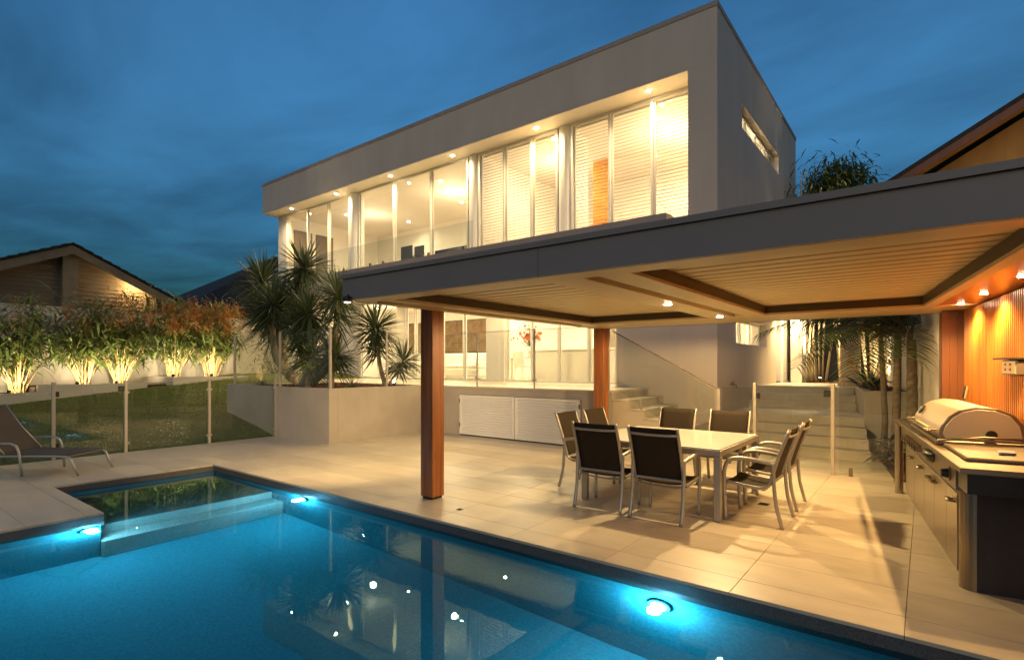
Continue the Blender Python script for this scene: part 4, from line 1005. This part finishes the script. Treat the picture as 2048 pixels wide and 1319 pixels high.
def palm(label, base, path, r, nf, L, fr_el=(0.2, 1.1), forks=()):
    t = thing('palm', label, 'palm', base, 0, 'palms beside the outdoor kitchen')
    P_ = [Vector(base)] + [Vector(p) for p in path]; fine = []
    for a, b in zip(P_[:-1], P_[1:]):
        for k in range(8): fine.append(a.lerp(b, k / 8))
    fine.append(P_[-1]); m = len(fine)
    MB().tube(fine, [r * (1 - .3 * i / m) * (1.06 if i % 2 else .97) for i in range(m)], 12).build('trunk', 'palm_trunk', t, world=True, smooth=True)
    lf = MB(); rc = MB(); top = P_[-1]
    for k in range(nf):
        frond(lf, rc, top, 1.3 + k * 3.9 / nf + random.uniform(-.25, .25), random.uniform(*fr_el), L * random.uniform(.8, 1.15), random.uniform(.35, .7))
    lf.build('leaflets', 'palm_leaf', t, world=True); rc.build('frond_stems', 'palm_trunk', t, world=True)
palm('thin leaning dark palm, leftmost of the three palms', (-.55, 10.75, .02), [(-.52, 10.6, .75), (-.58, 10.6, 2.15)], .05, 11, 1.8)
palm('dark palm in the middle of the three palms', (-.38, 10.4, .02), [(-.36, 10.4, 1.0), (-.34, 10.4, 2.2)], .065, 12, 1.8)
palm('thickest dark palm nearest the timber wall', (-.17, 10.15, .02), [(-.16, 10.2, 1.0), (-.17, 10.2, 2.0)], .085, 12, 1.8, (.3, 1.3))
# low leafy plant at the foot of the palms
t = thing('ground_plant', 'low dark broad leaved plant at the foot of the palms', 'plant', (-.42, 10.0, .02)); lf = MB()
for k in range(40):
    a = random.uniform(0, 6.28); lf.leaf((0, 0, random.uniform(.1, .45)), (math.cos(a), math.sin(a), random.uniform(.2, 1)), random.uniform(.25, .5), .09, .6, 4)
lf.build('leaf', 'dark_leaf', t)
t = thing('stout_palm', 'stout pale palm trunk in the middle of the lit rear garden', 'palm', (-1.38, 14.6, ZF - .02))
MB().tube([(0, 0, 0), (0, 0, .15), (.0, 0, 1.2), (.02, 0, 3.6)], [.27, .22, .19, .17], 16).build('trunk', 'fat_trunk', t, smooth=True)
lf = MB(); rc = MB()
for k in range(10): frond(lf, rc, (0, 0, 3.5), k * .63, random.uniform(.1, .9), 2.0, .6)
lf.build('leaflets', 'palm_leaf', t); rc.build('frond_stems', 'palm_trunk', t)
def bamboo(base, label, n, h0, h1, rx, ry, leaves, zlo, cr=.03, top=0):
    t = thing('bamboo', label, 'bamboo', base, 0, 'bamboo in the rear garden'); st = MB(); lf = MB(); C_ = []
    for k in range(n):
        x, y = random.uniform(-rx, rx), random.uniform(-ry, ry); tx, ty = random.gauss(0, .25), random.gauss(0, .25); h = random.uniform(h0, h1); r = cr * random.uniform(.6, 1.2)
        m = 14; pts = [(x + tx * (i / m), y + ty * (i / m), h * i / m) for i in range(m + 1)]
        st.tube(pts, [r * (1.12 if i % 2 else 1) * (1 - .5 * i / m) for i in range(m + 1)], 8); C_.append(pts)
    for k in range(leaves):
        p = random.choice(C_); i = random.randint(0, 13); q = Vector(p[i]).lerp(Vector(p[i + 1]), random.random())
        if q.z < zlo: continue
        q = q + Vector((random.gauss(0, .42), random.gauss(0, .42), random.gauss(0, .2))); a = random.uniform(0, 6.28)
        lf.leaf(q, (math.cos(a), math.sin(a), random.uniform(-.7, .4)), random.uniform(.14, .30), .034, .5, 2)
    for k in range(top):
        q = Vector((random.gauss(.25, .38), random.gauss(0, .35), (h0 + h1) / 2 + random.gauss(-.1, .42))); a = random.uniform(0, 6.28)
        lf.leaf(q, (math.cos(a), math.sin(a), random.uniform(-.7, .4)), random.uniform(.16, .32), .045, .5, 2)
    st.build('culms', 'bamboo_culm', t, smooth=True); lf.build('foliage', 'bamboo_leaf', t)
bamboo((-2.25, 17.9, ZF - .02), 'tall bamboo with brightly lit culms left of the stout palm', 24, 4.8, 6.3, .65, .5, 4200, 3.3, top=4600)
bamboo((-.75, 15.6, ZF - .02), 'lit bamboo canes right of the stout palm behind the flowers', 12, 3.2, 4.2, .4, .35, 1800, 1.6, .035)
spike((-2.3, 16.85, ZF), 'ground light in front of the tall bamboo culms', (-2.15, 17.8, 6.0), 330, size=75)
spike((-.95, 14.75, ZF), 'ground light in front of the bamboo canes near the boundary wall', (-.75, 15.6, 2.6), 55, size=110)
spike((-.30, 12.6, ZF), 'ground light between the palms and the boundary wall', (-.35, 13.8, 2.3), 40, size=120)
t = thing('strelitzia', 'strappy plant with orange flowers at the corner of the rear bed', 'plant', (-.90, 13.1, ZF - .02)); lf = MB(); fl = MB(); st = MB()
for k in range(38):
    a = random.uniform(0, 6.28); lf.leaf((random.uniform(-.15, .15), random.uniform(-.15, .15), 0), (math.cos(a), math.sin(a), random.uniform(.8, 2.4)), random.uniform(.5, .95), .07, random.uniform(.3, .8), 5)
for k in range(9):
    a = random.uniform(0, 6.28); e = Vector((.35 * math.cos(a), .35 * math.sin(a), random.uniform(.35, .85))); st.tube([(0, 0, 0), e], .01, 5)
    for q in range(7): fl.leaf(e, (random.uniform(-1, 1), random.uniform(-1, 1), random.uniform(-.2, 1)), .12, .045, .1, 2)
lf.build('leaf', 'blue_leaf', t); stuff(fl.build('flower', 'orange_flower', t)); st.build('stem', 'cane', t)
RW = thing('rear_wall', 'dark rear boundary fence behind the bamboo', 'wall', (-3, 21, 0)); bx(-6, 5, 0, .2, 0, 3.4).build('panel', 'black_rough', RW)

# ================================================================== NEIGHBOURS
def gable_house(name, label, root, peak, ya, yb, depth, overh=.5, gx=0, boards=True, mw='weatherboard'):
    """gable in the plane x=gx facing +x, local coords; ya/yb eave ends, peak=(y,z), eave height from slope"""
    t = thing(name, label, 'house', root[0], root[1]); return t
NX = -26.0
N1 = thing('neighbour_house', 'brown weatherboard gabled house above the garden wall on the left', 'house', (NX, 6.0, 0))
pk = (5.92, 6.2); sl_l, sl_r = .45, .50; yl, yr = -1.0, 11.2
zl_, zr_ = pk[1] - sl_l * (pk[0] - yl), pk[1] - sl_r * (yr - pk[0])
mb = MB(); nb_ = 40                                # weatherboards, each its own lapped board
for k in range(nb_):
    z0 = k * .155; z1 = z0 + .16
    def span(z):
        a = yl + .5 if z < zl_ else pk[0] - (pk[1] - .25 - z) / sl_l; b = yr - .5 if z < zr_ else pk[0] + (pk[1] - .25 - z) / sl_r
        return max(a, yl + .5), min(b, yr - .5)
    a, b = span(z1); a0, b0 = span(z0)
    if b0 - a0 < .1: break
    if b < a: a = b = (a + b) / 2
    MB().add([(NX + .03, a0, z0), (NX + .03, b0, z0), (NX, b, z1), (NX, a, z1), (NX - .02, a0, z0), (NX - .02, b0, z0)], [[0, 1, 2, 3], [4, 5, 1, 0], [0, 3, 4], [1, 5, 2]]).build('weatherboard', 'weatherboard', N1, world=True)
for (ye, ze, s) in ((yl, zl_, -1), (yr, zr_, 1)):
    MB().prism([(pk[0], pk[1] - .38), (pk[0], pk[1] - .06), (ye, ze - .06), (ye, ze - .38)], NX + .45, NX + .52, 'x').build('barge_board', 'barge', N1, world=True)
    rf = MB().prism([(pk[0], pk[1] - .05), (pk[0], pk[1] + .02), (ye, ze + .02), (ye, ze - .05)], NX - 9, NX + .5, 'x').build('roof', 'roof_tile', N1, world=True)
    L_ = math.hypot(pk[0] - ye, pk[1] - ze); nn = int(L_ / .32)
    for k in range(nn):
        u = (k + .5) / nn; y = pk[0] + (ye - pk[0]) * u; z = pk[1] + (ze - pk[1]) * u; dy_ = (ye - pk[0]) / nn * .58; dz_ = (ze - pk[1]) / nn * .58
        MB().add([(NX + .60, y - dy_, z - dz_ + .03), (NX + .60, y + dy_, z + dz_ + .075), (NX - .1, y + dy_, z + dz_ + .075), (NX - .1, y - dy_, z - dz_ + .03), (NX + .60, y - dy_, z - dz_ - .02), (NX + .60, y + dy_, z + dz_ + .01)],
                 [[0, 1, 2, 3], [4, 5, 1, 0]]).build('ridge_tile', 'roof_tile', rf, world=True)
MB().box(NX + .04, NX + .3, pk[0] - .25, pk[0] + .22, 2.5, pk[1] - .42).build('gable_post', 'barge', N1, world=True)
MB().box(NX + .04, NX + .10, 2.6, 3.8, 3.2, 4.75).build('window', 'dark_glass', N1, world=True)
for k in range(5): MB().box(NX + .05, NX + .12, 8.0 + k * .36, 8.1 + k * .36, 3.0, 4.55).build('balcony_post', 'barge', N1, world=True)
bx(NX - 8, NX - .03, yl + .5, yr - .5, 0, 3.2).build('body', 'weatherboard', N1, world=True)
pl_ = thing('porch_light', 'tiny lit porch lamp under the eave of the brown neighbour house', 'lamp', (NX + .2, 8.0, 4.95)); MB().lathe([(.03, 0), (.06, .04), (.05, .1), (.02, .12)], n=10).build('globe', 'lamp_soft', pl_, smooth=True)
lamp('bulb', 'POINT', (.25, 0, -.1), 75, WARM, pl_, world=False, rad=.08)
# second dark roof behind
N2 = thing('far_house', 'dark tiled roof of another house behind the trees', 'house', (-33, 17, 0))
MB().box(-36, -30, 12, 30, 0, 4.6).build('wall', 'weatherboard', N2, world=True)
MB().add([(-29.2, 11.3, 4.6), (-29.2, 31, 4.6), (-37, 31, 4.6), (-37, 11.3, 4.6), (-33.1, 18, 8.6), (-33.1, 26, 8.6)], [[0, 1, 5, 4], [1, 2, 5], [2, 3, 4, 5], [3, 0, 4], [0, 3, 2, 1]]).build('roof', 'roof_tile', N2, world=True)
def tree(base, label, h, r, n, m='dark_leaf', ls=.3, name='tree'):
    t = thing(name, label, 'tree', base); tr = MB(); lf = MB(); tr.tube([(0, 0, 0), (.1, 0, h * .4), (0, .1, h * .75)], [.22, .16, .06], 8)
    cl_ = [Vector((random.gauss(0, r * .5), random.gauss(0, r * .5), h * random.uniform(.5, .95))) for _ in range(18)]
    for c in cl_: tr.tube([(0, 0, h * .4), c], [.07, .015], 5)
    for k in range(n):
        c = random.choice(cl_) + Vector((random.gauss(0, r * .22), random.gauss(0, r * .22), random.gauss(0, r * .18))); a = random.uniform(0, 6.28)
        lf.leaf(c, (math.cos(a), math.sin(a), random.uniform(-.6, .6)), ls * random.uniform(.6, 1.2), ls * .3, .4, 2)
    tr.build('trunk', 'palm_trunk', t); lf.build('crown', m, t)
tree((-25.5, 13.8, 0), 'dark round tree between the neighbour roofs', 5.6, 1.5, 2600)
# right neighbour: gable above the pergola
N3 = thing('timber_gable_house', 'amber lit gabled house rising over the pergola at the right', 'house', (2.5, 15, 0))
gy = 15.0; rk = (-.9, 5.5); sl3 = .57; px_ = 4.2; pz_ = rk[1] + (px_ - rk[0]) * sl3
MB().prism([(.2, 0), (.2, rk[1] + .35), (px_, pz_ - .25), (8.2, rk[1] + .35), (8.2, 0)], gy, gy + .2, 'y').build('wall', 'cedar', N3, world=True)
for s in (1, -1):
    xe = rk[0] if s == 1 else 2 * px_ - rk[0]
    MB().prism([(px_, pz_ - .10), (px_, pz_), (xe, rk[1]), (xe, rk[1] - .10)], gy - .75, gy + 9, 'y').build('roof', 'roof_tile', N3, world=True)
    MB().prism([(px_, pz_ - .27), (px_, pz_ - .103), (xe, rk[1] - .103), (xe, rk[1] - .27)], gy - .74, gy - .68, 'y').build('barge_board', 'timber_dark', N3, world=True)
    MB().prism([(px_, pz_ - .14), (px_, pz_ - .104), (xe, rk[1] - .104), (xe, rk[1] - .14)], gy - .675, gy - .005, 'y').build('eave_lining', 'cedar', N3, world=True)
lamp('bulb', 'SPOT', (2.6, 13.4, 4.3), 36, (1, .60, .20), N3, rad=.1, target=(1.8, 15.0, 6.2), size=120)
